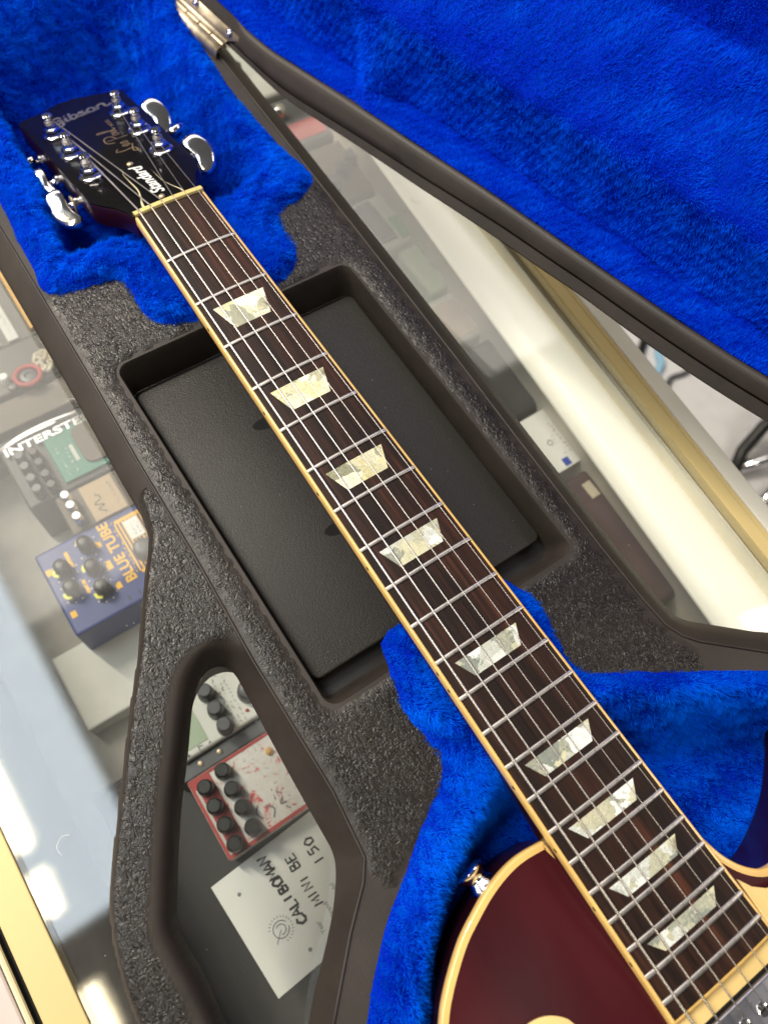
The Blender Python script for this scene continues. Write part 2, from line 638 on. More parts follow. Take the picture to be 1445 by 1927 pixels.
def patch(outline, holes, step, jitter=0.18):
    """triangulated sheet inside outline and outside holes; returns 2-D points and triangles"""
    rings = [resample(outline, step)] + [resample(h, step) for h in holes]
    pts, edges = [], []
    for r in rings:
        k = len(pts)
        pts += [tuple(v) for v in r]
        edges += [(k + i, k + (i + 1) % len(r)) for i in range(len(r))]
    lo, hi = rings[0].min(0), rings[0].max(0)
    gx, gy = np.meshgrid(np.arange(lo[0], hi[0], step), np.arange(lo[1], hi[1], step * 0.9))
    gx[::2] += step * 0.5
    G = np.column_stack([gx.ravel(), gy.ravel()]) + rng.uniform(-jitter, jitter, (gx.size, 2)) * step
    ok = inside(G, rings[0])
    for h in rings[1:]:
        ok &= ~inside(G, h)
    G = G[ok]
    dd = np.full(len(G), 1e9)
    for r in rings:
        dd = np.minimum(dd, dist(G, r))
    G = G[dd > step * 0.45]
    pts += [tuple(v) for v in G]
    vs, _, fs, _, _, _ = delaunay_2d_cdt([Vector(p) for p in pts], edges, [], 0, 1e-5)
    V = np.array([(v.x, v.y) for v in vs])
    F = np.array([f for f in fs if len(f) == 3])
    cen = V[F].mean(1)
    ok = inside(cen, rings[0])
    for h in rings[1:]:
        ok &= ~inside(cen, h)
    F = F[ok]
    a, b, c = V[F[:, 0]], V[F[:, 1]], V[F[:, 2]]
    area = (b[:, 0] - a[:, 0]) * (c[:, 1] - a[:, 1]) - (b[:, 1] - a[:, 1]) * (c[:, 0] - a[:, 0])
    F[area < 0] = F[area < 0][:, ::-1]
    return V, F


def np_mesh(V, F):
    """fast triangle mesh, V in mm"""
    me = bpy.data.meshes.new('m')
    V = np.ascontiguousarray(V * MM, dtype=np.float32)
    F = np.ascontiguousarray(F, dtype=np.int32)
    me.vertices.add(len(V))
    me.vertices.foreach_set('co', V.ravel())
    me.loops.add(F.size)
    me.loops.foreach_set('vertex_index', F.ravel())
    me.polygons.add(len(F))
    me.polygons.foreach_set('loop_start', np.arange(0, F.size, 3, dtype=np.int32))
    me.update(calc_edges=True)
    me.validate()
    return me


def set_attr(me, name, vals):
    at = me.attributes.new(name, 'FLOAT', 'POINT')
    at.data.foreach_set('value', np.ascontiguousarray(vals, dtype=np.float32))


def loft_mesh(rails, closed=False, M=None):
    """rails: list of equally long 3-D polylines"""
    n = len(rails[0])
    V = [tuple(p) for r in rails for p in r]
    F = []
    for i in range(len(rails) - 1):
        for j in range(n if closed else n - 1):
            a, b = i * n + j, i * n + (j + 1) % n
            F.append((a, b, b + n, a + n))
    return mesh(V, F, M)


def tube_mesh(path, radius, n=8, cap=True, M=None):
    P = np.asarray(path, float)
    R = np.full(len(P), radius, float) if np.isscalar(radius) else np.asarray(radius, float)
    T = np.gradient(P, axis=0)
    T /= np.linalg.norm(T, axis=1)[:, None] + 1e-12
    up = np.array([0.0, 0.0, 1.0]) if abs(T[0][2]) < 0.9 else np.array([1.0, 0, 0])
    V, F = [], []
    for i in range(len(P)):
        s = np.cross(T[i], up)
        s /= np.linalg.norm(s) + 1e-12
        u = np.cross(s, T[i])
        up = u
        for j in range(n):
            a = 2 * math.pi * j / n
            V.append(P[i] + R[i] * (math.cos(a) * s + math.sin(a) * u))
    for i in range(len(P) - 1):
        for j in range(n):
            a, b = i * n + j, i * n + (j + 1) % n
            F.append((a, a + n, b + n, b))
    if cap:
        F.append(tuple(range(n)))
        F.append(tuple(range(len(P) * n - 1, (len(P) - 1) * n - 1, -1)))
    return mesh(V, F, M)


def lathe_mesh(profile, n=20, M=None, flat=None):
    """profile of (r, z), turned about z"""
    V, F = [], []
    for r, z in profile:
        for j in range(n):
            a = 2 * math.pi * (j + 0.5) / n
            V.append((r * math.cos(a), r * math.sin(a), z))
    for i in range(len(profile) - 1):
        for j in range(n):
            a, b = i * n + j, i * n + (j + 1) % n
            F.append((a, b, b + n, a + n))
    F.append(tuple(range(n - 1, -1, -1)))
    F.append(tuple(range((len(profile) - 1) * n, len(profile) * n)))
    return mesh(V, F, M)


def shade_auto(o, deg=35):
    me = o.data
    me.polygons.foreach_set('use_smooth', np.ones(len(me.polygons), bool))
    try:
        me.set_sharp_from_angle(angle=math.radians(deg))
    except Exception:
        pass
    return o


def strokes_mesh(polys, width, M, depth=0.0, sub=6, smooth=True):
    V, F = [], []
    for p in polys:
        q = smooth_poly(p, closed=False, sub=sub) if (smooth and len(p) > 2) else np.asarray(p, float)
        t = np.gradient(q, axis=0)
        t /= np.linalg.norm(t, axis=1)[:, None] + 1e-12
        nrm = np.column_stack([-t[:, 1], t[:, 0]])
        k = len(V)
        w = width / 2
        for i in range(len(q)):
            ww = w * (0.75 if i in (0, len(q) - 1) else 1.0)
            V.append((q[i][0] + nrm[i][0] * ww, q[i][1] + nrm[i][1] * ww, depth))
            V.append((q[i][0] - nrm[i][0] * ww, q[i][1] - nrm[i][1] * ww, depth))
        for i in range(len(q) - 1):
            F.append((k + 2 * i, k + 2 * i + 1, k + 2 * i + 3, k + 2 * i + 2))
    return mesh(V, F, M)


def text_mesh(s, size, M, shear=0.0, spacing=1.0, depth=0.0, weight=0.0, width=None):
    cu = bpy.data.curves.new('t', 'FONT')
    cu.body = s
    cu.size = size
    cu.shear = shear
    cu.space_character = spacing
    cu.offset = weight
    cu.extrude = depth
    ob = bpy.data.objects.new('t', cu)
    col.objects.link(ob)
    dg = bpy.context.evaluated_depsgraph_get()
    me = bpy.data.meshes.new_from_object(ob.evaluated_get(dg))
    bpy.data.objects.remove(ob)
    if width:
        xs = [v.co.x for v in me.vertices]
        sc = width / (max(xs) - min(xs))
        me.transform(Matrix.Diagonal((sc, 1, 1, 1)))
    me.transform(Matrix.Scale(MM, 4) @ M if False else M)
    me.transform(Matrix.Scale(MM, 4))
    return me


def frame(o, ex, ey):
    ex = Vector(ex).normalized()
    ez = ex.cross(Vector(ey)).normalized()
    ey = ez.cross(ex)
    M = Matrix((ex, ey, ez)).transposed().to_4x4()
    M.translation = Vector(o)
    return M


FONT = {'C': [[(.8, .85), (.45, 1), (.1, .6), (.15, .15), (.5, 0), (.85, .15)]], 'A': [[(0, 0), (.4, 1), (.8, 0)], [(.15, .35), (.7, .38)]],
        'L': [[(.1, 1), (.12, 0), (.7, .05)]], 'I': [[(.3, 1), (.28, 0)]], 'B': [[(.1, 0), (.1, 1)], [(.1, 1), (.6, .9), (.55, .6), (.15, .5)], [(.15, .5), (.75, .4), (.65, .05), (.1, 0)]],
        'O': [[(.4, 1), (.05, .6), (.2, .05), (.6, .05), (.75, .55), (.4, 1)]], 'M': [[(0, 0), (.1, 1), (.4, .3), (.7, 1), (.8, 0)]],
        'N': [[(.05, 0), (.1, 1), (.6, .05), (.7, 1)]], 'E': [[(.7, .95), (.15, 1), (.1, 0), (.75, .05)], [(.1, .5), (.6, .55)]],
        '1': [[(.3, 1), (.3, 0)]], '5': [[(.7, 1), (.2, 1), (.15, .6), (.6, .6), (.7, .2), (.1, 0)]], '0': [[(.4, 1), (.05, .6), (.2, .05), (.6, .05), (.75, .55), (.4, 1)]]}


def hand_mesh(s, size, M, width=0.9, gap=1.0, seed=3):
    r = random.Random(seed)
    polys = []
    x = 0
    for ch in s:
        if ch in FONT:
            sc = r.uniform(0.9, 1.1)
            dy = r.uniform(-.08, .08)
            for p in FONT[ch]:
                polys.append([((x + px * sc + py * .08) * size, (py * sc + dy) * size) for px, py in p])
        x += gap if ch != ' ' else 0.6
    return strokes_mesh(polys, width, M, sub=4, smooth=False)


def scribble(n, length, amp, gap, seed, skip=0.25):
    """illegible small print: short zigzag words"""
    r = random.Random(seed)
    polys = []
    for i in range(n):
        x = 0
        while x < length:
            w = r.uniform(1.2, 3.2)
            if r.random() > skip:
                q = []
                t = x
                while t < min(x + w, length):
                    q.append((t, -i * gap + r.uniform(0, amp)))
                    t += amp * 0.45
                if len(q) > 1:
                    polys.append(q)
            x += w + amp * .7
    return polys


def ellipsoid_pts(c, r):
    return c, r


# ------------------------------------------------------------------ fur


def fur_mesh(V, F, density, length, width, flow, lean=0.6, tousle=0.5, seed=1, cover=None, trim=None):
    """one blade of pile per sample point on the sheet; V, length, width in mm, density per mm2"""
    g = np.random.default_rng(seed)
    a, b, c = V[F[:, 0]], V[F[:, 1]], V[F[:, 2]]
    n = np.cross(b - a, c - a)
    A = np.linalg.norm(n, axis=1) / 2
    if cover is not None:
        A = A * cover((a + b + c) / 3)
    N = int(A.sum() * density)
    t = g.choice(len(F), N, p=A / A.sum())
    u, v = g.random(N), g.random(N)
    s = u + v > 1
    u[s], v[s] = 1 - u[s], 1 - v[s]
    P = a[t] + (b - a)[t] * u[:, None] + (c - a)[t] * v[:, None]
    nn = n[t] / (np.linalg.norm(n[t], axis=1)[:, None] + 1e-12)
    # vertex-normal smoothing
    vn = np.zeros_like(V)
    for k in range(3):
        np.add.at(vn, F[:, k], n)
    vn /= np.linalg.norm(vn, axis=1)[:, None] + 1e-12
    nn = vn[F[t, 0]] * (1 - u - v)[:, None] + vn[F[t, 1]] * u[:, None] + vn[F[t, 2]] * v[:, None]
    nn /= np.linalg.norm(nn, axis=1)[:, None] + 1e-12
    fl = flow(P) if callable(flow) else np.tile(np.asarray(flow, float), (N, 1))
    fl = fl - nn * np.sum(fl * nn, axis=1)[:, None]
    # slow swirls so the pile lies in tufts
    ph = g.uniform(0, 6.28, (6, 3))
    kk = g.normal(0, 1, (6, 3)) * np.array([.05, .09, .16, .25, .4, .6])[:, None]
    sw = np.zeros((N, 3))
    for i in range(6):
        w = np.sin(P @ kk[i] + ph[i][0])
        sw += np.outer(w, g.normal(0, 1, 3)) * 0.42
    lean = lean(P)[:, None] if callable(lean) else lean
    D = nn * (1 - lean * 0.55) + fl * lean + sw * tousle + g.normal(0, 0.20, (N, 3)) * tousle * 2
    D += nn * np.clip(0.22 - np.sum(D * nn, axis=1), 0, 1)[:, None]
    D /= np.linalg.norm(D, axis=1)[:, None]
    tuft = 0.5 + 0.5 * np.sin(P @ (kk[3] * 2.2) + ph[3][1]) * np.sin(P @ (kk[4] * 1.6) + ph[4][1])
    L = length * g.uniform(0.6, 1.15, N) * (0.62 + 0.62 * tuft)
    if trim is not None:          # the pile is clipped short where the cloth is glued down
        L = L * (0.45 + 0.55 * sstep(dist(P[:, :2], trim) / 7.0))
    side = np.cross(D, nn + g.normal(0, .4, (N, 3)))
    side /= np.linalg.norm(side, axis=1)[:, None] + 1e-9
    w = width * g.uniform(.7, 1.3, N)
    D2 = D + fl * 0.35 + g.normal(0, .22, (N, 3))
    D2 /= np.linalg.norm(D2, axis=1)[:, None]
    B = P - nn * 0.4
    Md = B + D * (L * .55)[:, None]
    Tp = Md + D2 * (L * .5)[:, None]
    sw_ = side * w[:, None]
    W = np.stack([B - sw_ * .5, B + sw_ * .5, Md - sw_ * .45, Md + sw_ * .45, Tp], axis=1).reshape(-1, 3)
    k = (np.arange(N) * 5)[:, None]
    T = np.concatenate([k + np.array([[0, 1, 3]]), k + np.array([[0, 3, 2]]), k + np.array([[2, 3, 4]])], axis=1).reshape(-1, 3)
    return np_mesh(W, T)


def tufts(P, amp, seed):
    g = np.random.default_rng(seed)
    z = np.zeros(len(P))
    for wl, a in ((34, 1.0), (21, .8), (13, .7), (9, .5)):
        for q in range(2):
            k = g.normal(0, 1, P.shape[1])
            k *= 6.283 / wl / np.linalg.norm(k)
            z += a * np.sin(P @ k + g.uniform(0, 6.28)) * np.sin(P @ (k[::-1] * .7) + g.uniform(0, 6.28))
    return z * amp


def lining(name, V, F, mat, parent, fur_args, pile_mat, thick=3.0):
    me = np_mesh(V, F)
    o = link(name, me, mat, parent, smooth=True)
    fm = fur_mesh(V, F, **fur_args)
    f = link('plush_pile', fm, pile_mat, None)
    f.parent = o
    f.matrix_parent_inverse = par_inv(f.parent)
    f['kind'] = 'stuff'
    return o


# ================================================================== THE SETTING AND THE COUNTER
ZG = -90.0     # top of the counter glass
ZS = -252.0    # shelf under it
floor = link('floor', box_mesh(-2500, 4500, -3500, 3500, -1040, -1000), 'floor_tile')
floor['kind'] = 'structure'

counter = thing('display_counter', 'glass topped display counter with gold trim under the open guitar case', 'counter', (0, 0, -1000))


def slant(y):      # inner edge of the right-hand trim, which runs a little askew of the neck
    return 230.0 + (y + 60) * 0.0605


def strip_right(off0, off1, z0, z1, y0=-640, y1=560, n=2, bevel=0.0):
    poly = [(slant(y0) + off0, y0), (slant(y0) + off1, y0), (slant(y1) + off1, y1), (slant(y1) + off0, y1)]
    return prism_mesh(poly, z0, z1, bevel)


gp = [(-231.5, -640), (slant(-640) - 0.5, -640), (slant(560) - 0.5, 560), (-231.5, 560)]
link('glass_top', prism_mesh(gp, ZG - 6, ZG), 'counter_glass', counter)
link('gold_trim', box_mesh(-249, -231.8, -640, 560, ZG - 9, ZG + 1.0, 0.6), 'gold_trim', counter)
link('trim_gap_shade', box_mesh(-256, -249.3, -640, 560, ZG - 30, ZG - 6), 'black_dot', counter)  # black strip standing in for the shade in the gap outside the trim
link('edge_bead', tube_mesh([(-254.5, -640, ZG - 2.5), (-254.5, 560, ZG - 2.5)], 1.6, 8), 'ivory_edge', counter)
link('side_panel', box_mesh(-420, -257, -640, 560, ZG - 60, ZG - 4, 1.5), 'side_panel', counter)
link('gold_trim', strip_right(0, 9.5, ZG - 8, ZG + 1.0, bevel=0.8), 'gold_trim', counter)
link('gold_bead', strip_right(9.7, 13, ZG - 8, ZG + 0.2, bevel=0.8), 'gold_trim', counter)
link('cream_ledge', strip_right(13.2, 26, ZG - 60, ZG + 0.6, bevel=1.2), 'cream_paint', counter)
# frosted rail (half-round) just under the glass beside the trim
rails = []
for k in range(25):
    a = math.pi * k / 12
    rl_ = []
    for y in np.linspace(-640, 560, 13):
        x0_, x1_ = 169.5 + (y + 326) * 0.079, slant(y) - 3.4
        if x1_ - x0_ < 14:
            x0_ = x1_ - 14
        rl_.append(((x0_ + x1_) / 2 - (x1_ - x0_) / 2 * math.cos(a), y, ZG - 22 + 13 * math.sin(a)))
    rails.append(rl_)
link('frosted_rail', loft_mesh(rails), 'frosted_white', counter, smooth=True)
link('front_board', strip_right(-3.2, -0.2, -330, ZG - 8), 'cream_paint', counter)
link('shelf', box_mesh(-232, 260, -640, 560, ZS - 12, ZS), 'shelf_grey', counter)
link('shelf_mat', box_mesh(-215, -60, -560, -215, ZS + 0.4, ZS + 5, 1), 'shelf_black', counter)
link('shelf_divider', box_mesh(-231, -60, 47, 72, ZS + .5, -196, 1), 'shelf_brown', counter)
link('shelf_riser', box_mesh(-196, -60, -178, -118, ZS + .5, -231, 1.5), 'pale_grey', counter)
link('left_wall', box_mesh(-250, -233, -640, 560, -330, ZG - 10), 'shelf_brown', counter)

# ================================================================== UNDER THE GLASS: effect pedals and cards
SH = 'pedals on the shelf under the glass'


def knob(parent, x, y, z, r, h, mat, tilt_mark=None, mark_mat='yellow_print', name='knob'):
    M = Matrix.Translation((x, y, z))
    o = link(name, lathe_mesh([(r * 1.02, 0), (r, h * .25), (r * .86, h * .92), (r * .70, h), (r * .2, h)], 18, M), mat, parent)
    shade_auto(o, 50)
    if tilt_mark is not None:
        a = math.radians(tilt_mark)
        c, s = math.cos(a), math.sin(a)
        pts = [(x + (c * u - s * w), y + (s * u + c * w)) for u, w in ((-r * .95, -r * .55), (-r * 1.25, 0), (-r * .95, r * .55))]
        p = link('pointer', strokes_mesh([pts], 2.0, Matrix.Translation((0, 0, z + h * .35)), smooth=True), mark_mat, None)
        p.parent = o
        p.matrix_parent_inverse = par_inv(p.parent)
    return o


def pedal(name, label, x0, x1, y0, y1, ztop, mat, zbot=None, bevel=2.0, group=SH):
    zb = ZS if zbot is None else zbot
    t = thing(name, label, 'pedal', ((x0 + x1) / 2, (y0 + y1) / 2, zb), group)
    link('enclosure', box_mesh(x0, x1, y0, y1, zb, ztop, bevel, seg=3), mat, t)
    return t


RU = lambda x, y, z: frame((x, y, z), (0, 1, 0), (-1, 0, 0))   # reads away from the viewer, letter tops to the left
RX = lambda x, y, z: frame((x, y, z), (1, 0, 0), (0, 1, 0))    # reads along x

# blue pedal with orange lettering
t = pedal('effect_pedal', 'blue pedal with orange BLUE TUBE lettering and five black knobs', -170, -62, -128, -60, -190, 'pedal_blue', -231)
link('lettering', text_mesh('BLUE TUBE', 10.5, RU(-116.8, -112, -189.7), weight=0.35, width=50), 'orange_print', t)
link('small_print', strokes_mesh(scribble(1, 44, 1.6, 2, 5, .1), .6, RU(-113.5, -108, -189.7), smooth=False), 'orange_print', t)
for i in range(8):
    link('stripe', box_mesh(-113 + i * 2.7, -111.6 + i * 2.7, -108, -67, -190, -189.6), 'orange_print', t)
link('stripe_end', box_mesh(-112, -78, -67.2, -64.6, -190, -189.55), 'orange_print', t)
link('stripe_end', box_mesh(-112, -78, -110.2, -107.8, -190, -189.55), 'orange_print', t)
for (x, y, a) in ((-136, -73, -60), (-156.5, -81, 10), (-139, -91, -30), (-157.5, -97.5, 35), (-140, -108, 35)):
    knob(t, x, y, -190, 5.6, 13, 'knob_black', a)
    for q in range(9):
        an = math.radians(-140 + q * 35)
        link('dial_dot', lathe_mesh([(.7, 0), (.7, .3)], 8, Matrix.Translation((x + 8.6 * math.cos(an), y + 8.6 * math.sin(an), -190))), 'bone_plastic', t)
for (x, y, w, h) in ((-150.5, -75, 2.6, 13), (-149, -99, 2.4, 11), (-128.5, -75, 4, 5), (-129, -93, 4, 7), (-130, -110, 4, 5), (-166, -77, 4, 5), (-164.5, -113, 4, 5)):
    link('dial_caption', box_mesh(x - w / 2, x + w / 2, y - h / 2, y + h / 2, -190, -189.7), 'orange_print', t)
knob(t, -103.5, -96.5, -190, 7.6, 11, 'knob_grey', name='footswitch')
link('price_tag', box_mesh(-107, -96, -84.5, -68.5, -190, -188.9, 0.3), 'card_white', t)
link('tag_print', strokes_mesh(scribble(2, 11, 1.8, 3.6, 9, .1), .5, RU(-101.5, -82, -188.7), smooth=False), 'ink_grey', t)
link('vent', strokes_mesh([[(0, 0), (0, -4)], [(8, 0), (8, -4)], [(16, 0), (16, -4)]], 1.2, RX(-128, -120, -189.6), smooth=False), 'knob_black', t)

# tan faced pedal with three chrome knobs
t = pedal('effect_pedal', 'small dark pedal with tan plate and three chrome knobs above the blue pedal', -140, -60, -58, -24, -194, 'shelf_brown')
link('face_plate', box_mesh(-122, -97, -57, -26, -194, -192.6, 0.4), 'pedal_tan', t)
link('script_print', strokes_mesh([[(0, 0), (4, 5), (6, 0), (9, 6), (12, 0), (17, 3)]], .9, RU(-111, -53, -192.4)), 'pedal_dark', t)
link('small_print', strokes_mesh(scribble(1, 26, 1.8, 2, 4, .1), .5, RU(-100.5, -55, -192.4), smooth=False), 'pedal_dark', t)
for y in (-33, -42, -52):
    knob(t, -131.5, y, -194, 4.0, 15, 'chrome')

# teal and graphite pedal
t = pedal('effect_pedal', 'graphite and teal pedal with silver INTERSTELLAR lettering', -158, -58, -22, 40, -196, 'pedal_graphite')
link('teal_panel', box_mesh(-127, -62, -17, 27, -196, -193.5, 0.8), 'pedal_teal', t)
link('treadle_pad', prism_mesh(round_rect(-107, -66, -12, 23, 8), -193.5, -191, 0.8), 'pale_grey' if False else 'shelf_brown', t)
link('lettering', text_mesh('INTERSTELLAR', 9.0, RX(-155, 24.0, -192.6), weight=0.2, width=92), 'chrome', t)
link('swoosh', strokes_mesh([[(-157, 31), (-140, 36), (-118, 37), (-95, 35)], [(-157, 31), (-138, 34.2), (-112, 34.2)]], 1.6, Matrix.Translation((0, 0, -192.6))), 'chrome', t)
link('small_print', strokes_mesh(scribble(2, 26, 2.4, 6, 21, .12), .7, RU(-120, -12, -193.2), smooth=False), 'pale_grey', t)
link('print_block', box_mesh(-112.5, -109.5, -4, 11, -193.5, -193.2), 'pale_grey', t)
for i, y in enumerate((16, 6, -5, -15)):
    knob(t, -146, y, -196, 4.2, 12, 'knob_grey')
    knob(t, -136, y - 2, -196, 4.0, 12, 'knob_black')

# dark pedal with red ring and pale curly ornament
t = pedal('effect_pedal', 'dark pedal with red ring and pale curly ornament near the case edge', -150, -60, 74, 116, -192, 'pedal_dark')
ring = [(-112 + 9.5 * math.cos(a), 79 + 8.5 * math.sin(a), -188) for a in np.linspace(0, 2 * math.pi, 29)]
link('red_ring', tube_mesh(ring, 2.0, 8, cap=False), 'red_print', t, smooth=True)
link('ring_hub', lathe_mesh([(6.4, 0), (6, 4), (3, 4.6), (2, 3.5)], 18, Matrix.Translation((-112, 79, -192))), 'knob_grey', t)
rr = random.Random(5)
for i in range(9):
    a0 = rr.uniform(0, 6.28)
    cx, cy = -96 + 5 * math.cos(i * .7), 86 + 6.5 * math.sin(i * .7)
    r0 = rr.uniform(2.2, 4.2)
    arc = [(cx + r0 * (1 - .06 * k) * math.cos(a0 + k * .55), cy + r0 * (1 - .06 * k) * math.sin(a0 + k * .55), -190 + 2.5 * math.sin(k * .35)) for k in range(9)]
    link('curl', tube_mesh(arc, np.linspace(2.2, 1.0, 9), 8), 'bone_plastic', t, smooth=True)
link('green_patch', box_mesh(-90, -72, 84, 108, -192, -191.4), 'pedal_green', t)
link('green_gem', lathe_mesh([(2.2, 0), (2, 2), (.8, 3)], 10, Matrix.Translation((-93, 79, -190))), 'pedal_green', t)
knob(t, -128, 84, -192, 4, 9, 'card_white')
knob(t, -126, 76.5, -192, 3.6, 4, 'knob_grey', name='jack')

# pale strips and orange card beyond it
t = pedal('effect_pedal', 'dark brown pedal with two pale printed strips at the left edge', -160, -60, 122, 190, -200, 'pedal_dark')
link('pale_strip', box_mesh(-112, -103, 124, 190, -200, -198, .4), 'pale_grey', t)
link('pale_strip', box_mesh(-124, -118, 124, 190, -200, -198, .4), 'pale_grey', t)
link('strip_print', strokes_mesh(scribble(1, 28, 2.0, 2, 14, .1), .5, RU(-106, 128, -197.7), smooth=False), 'ink_grey', t)
tag(link('orange_card', box_mesh(-92, -66, 126, 235, -199.8, -196, .5), 'orange_card'), 'plain orange card lying beside the case edge at upper left', 'card')

# through the handle opening: white pedal
t = pedal('effect_pedal', 'white pedal with three dark knobs seen through the case handle', -150, -50, -238, -186, -198, 'pedal_white')
for y in (-207, -220.5, -233):
    knob(t, -116, y, -198, 5.6, 15, 'knob_grey')
knob(t, -92, -221, -198, 7.4, 13, 'knob_grey', name='footswitch')
link('green_window', box_mesh(-148, -129, -233, -205, -198, -197.5), 'pale_green', t)
link('small_print', strokes_mesh(scribble(3, 40, 1.7, 3.2, 31, .1), .45, RU(-107.5, -236, -197.6), smooth=False), 'ink_grey', t)
link('marks', strokes_mesh([[(0, 0), (2.4, 0)], [(1.2, -1), (1.2, 2)], [(9, -1), (9, 2)], [(9, 2), (12, 1)], [(16, 0), (17.5, 1)]], .9, RX(-146, -236, -197.6), smooth=False), 'ink_grey', t)
link('indicator', lathe_mesh([(1.3, 0), (1, 1), (.4, 1.3)], 10, Matrix.Translation((-98.5, -231, -198))), 'red_print', t)
# red and white pedal
t = pedal('effect_pedal', 'red and white swirled pedal with black knobs seen through the case handle', -154, -50, -306, -250, -197, 'swirl_red_white')
for (x0, x1, y0, y1) in ((-153.6, -50.5, -252.5, -250.5), (-153.6, -50.5, -305.5, -303), (-153.6, -139, -303, -252.5)):
    link('red_border', box_mesh(x0, x1, y0, y1, -197, -196.6), 'red_print', t)
link('white_line', box_mesh(-151.5, -149.8, -303, -258, -196.6, -196.3), 'pale_grey', t)
for (x, y) in ((-131, -257), (-145, -260), (-131.5, -270), (-145.5, -273), (-131.5, -283), (-145.5, -286), (-132, -296.5), (-146, -299)):
    knob(t, x, y, -197, 5.4, 13, 'knob_black')
link('ink_marks', strokes_mesh([[(0, 0), (3, 2)], [(5, 0), (6, 4), (9, 1)], [(11, 0), (14, 3)], [(1, 12), (6, 9), (10, 13)], [(4, 18), (9, 20), (13, 17)]], 1.1, RU(-106, -300, -196.6)), 'ink_grey', t)
link('amber_lamp', lathe_mesh([(2.6, 0), (2.4, 2), (1, 3.2)], 12, Matrix.Translation((-100, -262, -197))), 'orange_card', t)
# steel strip with screws between them
t = thing('steel_strip', 'grey steel strip with two brass screws between the white and red pedals', 'strip', (-110, -244, ZS))
link('bar', box_mesh(-160, -50, -248.6, -239.5, ZS, -204, .6), 'knob_grey', t)
for x in (-141, -127):
    link('screw', lathe_mesh([(2, 0), (1.8, 1), (.6, 1.4)], 10, Matrix.Translation((x, -243.5, -204))), 'worn_brass', t)
# hand-written card
t = thing('price_card', 'white card with black handwriting seen through the case handle', 'card', (-120, -349, -213))
Mc = Matrix.Translation((-168, -387.5, -211)) @ Matrix.Rotation(math.radians(3.0), 4, 'Z')
link('card', box_mesh(0, 118, 0, 76, -2, 0, .3, Mc), 'card_white', t)
RC = lambda x, y: Mc @ frame((x, y, 0.25), (0, 1, 0), (-1, 0, 0))
link('handwriting', hand_mesh('CALIBOMAN', 6.2, RC(38, 24), 1.9, 0.86, 3), 'ink_black', t)
link('handwriting', hand_mesh('MINI BE', 5.8, RC(52, 27), 1.5, 0.92, 5), 'ink_black', t)
link('handwriting', hand_mesh('150', 6.8, RC(67, 46), 1.5, 0.92, 8), 'ink_black', t)
link('printed_caption', text_mesh('Year', 4.2, RC(43.5, 12)), 'ink_grey', t)
link('printed_caption', text_mesh('Brand', 4.2, RC(53.5, 16)), 'ink_grey', t)
link('printed_caption', text_mesh('Model', 4.2, RC(63, 22)), 'ink_grey', t)
circ = [[(22 + 5 * math.cos(a), 30 + 5 * math.sin(a)) for a in np.linspace(.4, 6.1, 22)], [(22 + 3 * math.cos(a), 30 + 3 * math.sin(a)) for a in np.linspace(-2, 2.4, 14)], [(15.5, 24.5), (22, 30)]]
circ += [[(22 + 6.8 * math.cos(a), 30 + 6.8 * math.sin(a)), (22 + 8.0 * math.cos(a + .06), 30 + 8.0 * math.sin(a + .06))] for a in np.linspace(-1.6, 2.6, 17)]
link('stamp', strokes_mesh(circ, .6, Mc @ Matrix.Translation((0, 0, .25))), 'ink_grey', t)
for (x, y) in ((12, 62), (30, 10)):
    link('pin_mark', lathe_mesh([(1.3, 0), (1.0, .3)], 10, Mc @ Matrix.Translation((x, y, 0))), 'ink_grey', t)
t = pedal('effect_pedal', 'glossy black pedal low under the handwritten card', -140, -50, -432, -392, -205, 'knob_black')
link('grip', tube_mesh([(-130, -398, -203), (-112, -393, -201), (-98, -388, -203)], 4, 10), 'pedal_maroon', t, smooth=True)

# right-hand side, between case and trim
t = pedal('effect_pedal', 'dark grey rounded pedal between the case and the frosted rail', 188, 262, -148, -70, -192, 'pedal_graphite', bevel=8)
t = thing('price_card', 'white printed card with a blue block beside the frosted rail', 'card', (225, -180, -192))
link('card', box_mesh(188, 262, -205, -152, -192, -190.5, .3), 'card_white', t)
link('blue_block', box_mesh(205, 211, -203.5, -196.5, -190.5, -190.2), 'blue_print', t)
link('small_print', strokes_mesh(scribble(5, 30, 2.6, 5.6, 44, .15), .6, RU(213, -194, -190.2), smooth=False), 'ink_grey', t)
link('emblem', strokes_mesh([[(207 + 2.2 * math.cos(a), -180 + 2.2 * math.sin(a)) for a in np.linspace(0, 6.2, 14)]], .8, Matrix.Translation((0, 0, -190.2))), 'ink_grey', t)
t = pedal('effect_pedal', 'maroon grey pedal with chrome switch beside the frosted rail', 170, 250, -330, -212, -193, 'pedal_maroon', bevel=5)
link('grey_band', box_mesh(228, 249, -326, -215, -193, -191, .8), 'knob_grey', t)
knob(t, 222, -224, -193, 4.5, 9, 'chrome', name='switch')
link('bright_label', box_mesh(206, 214, -236, -222, -193, -192.3), 'bone_plastic', t)
t = pedal('effect_pedal', 'pale pedal with a pink tinted top near the case corner', 190, 262, -62, -12, -196, 'pale_grey', bevel=5)
link('pink_panel', box_mesh(196, 230, -58, -20, -196, -195.3), 'side_panel', t)
t = pedal('effect_pedal', 'mint green pedal with a grey dial near the lid edge', 212, 272, -8, 46, -194, 'pale_green', bevel=4)
knob(t, 240, 16, -194, 11, 5, 'pale_grey')
link('green_panel', box_mesh(232, 262, 26, 45, -194, -193.4), 'pedal_green', t)
t = pedal('effect_pedal', 'grey pedal with bright green panel near the lid edge', 200, 275, 52, 112, -194, 'pale_grey', bevel=4)
link('green_panel', box_mesh(226, 270, 56, 82, -194, -193.4), 'pedal_green', t)
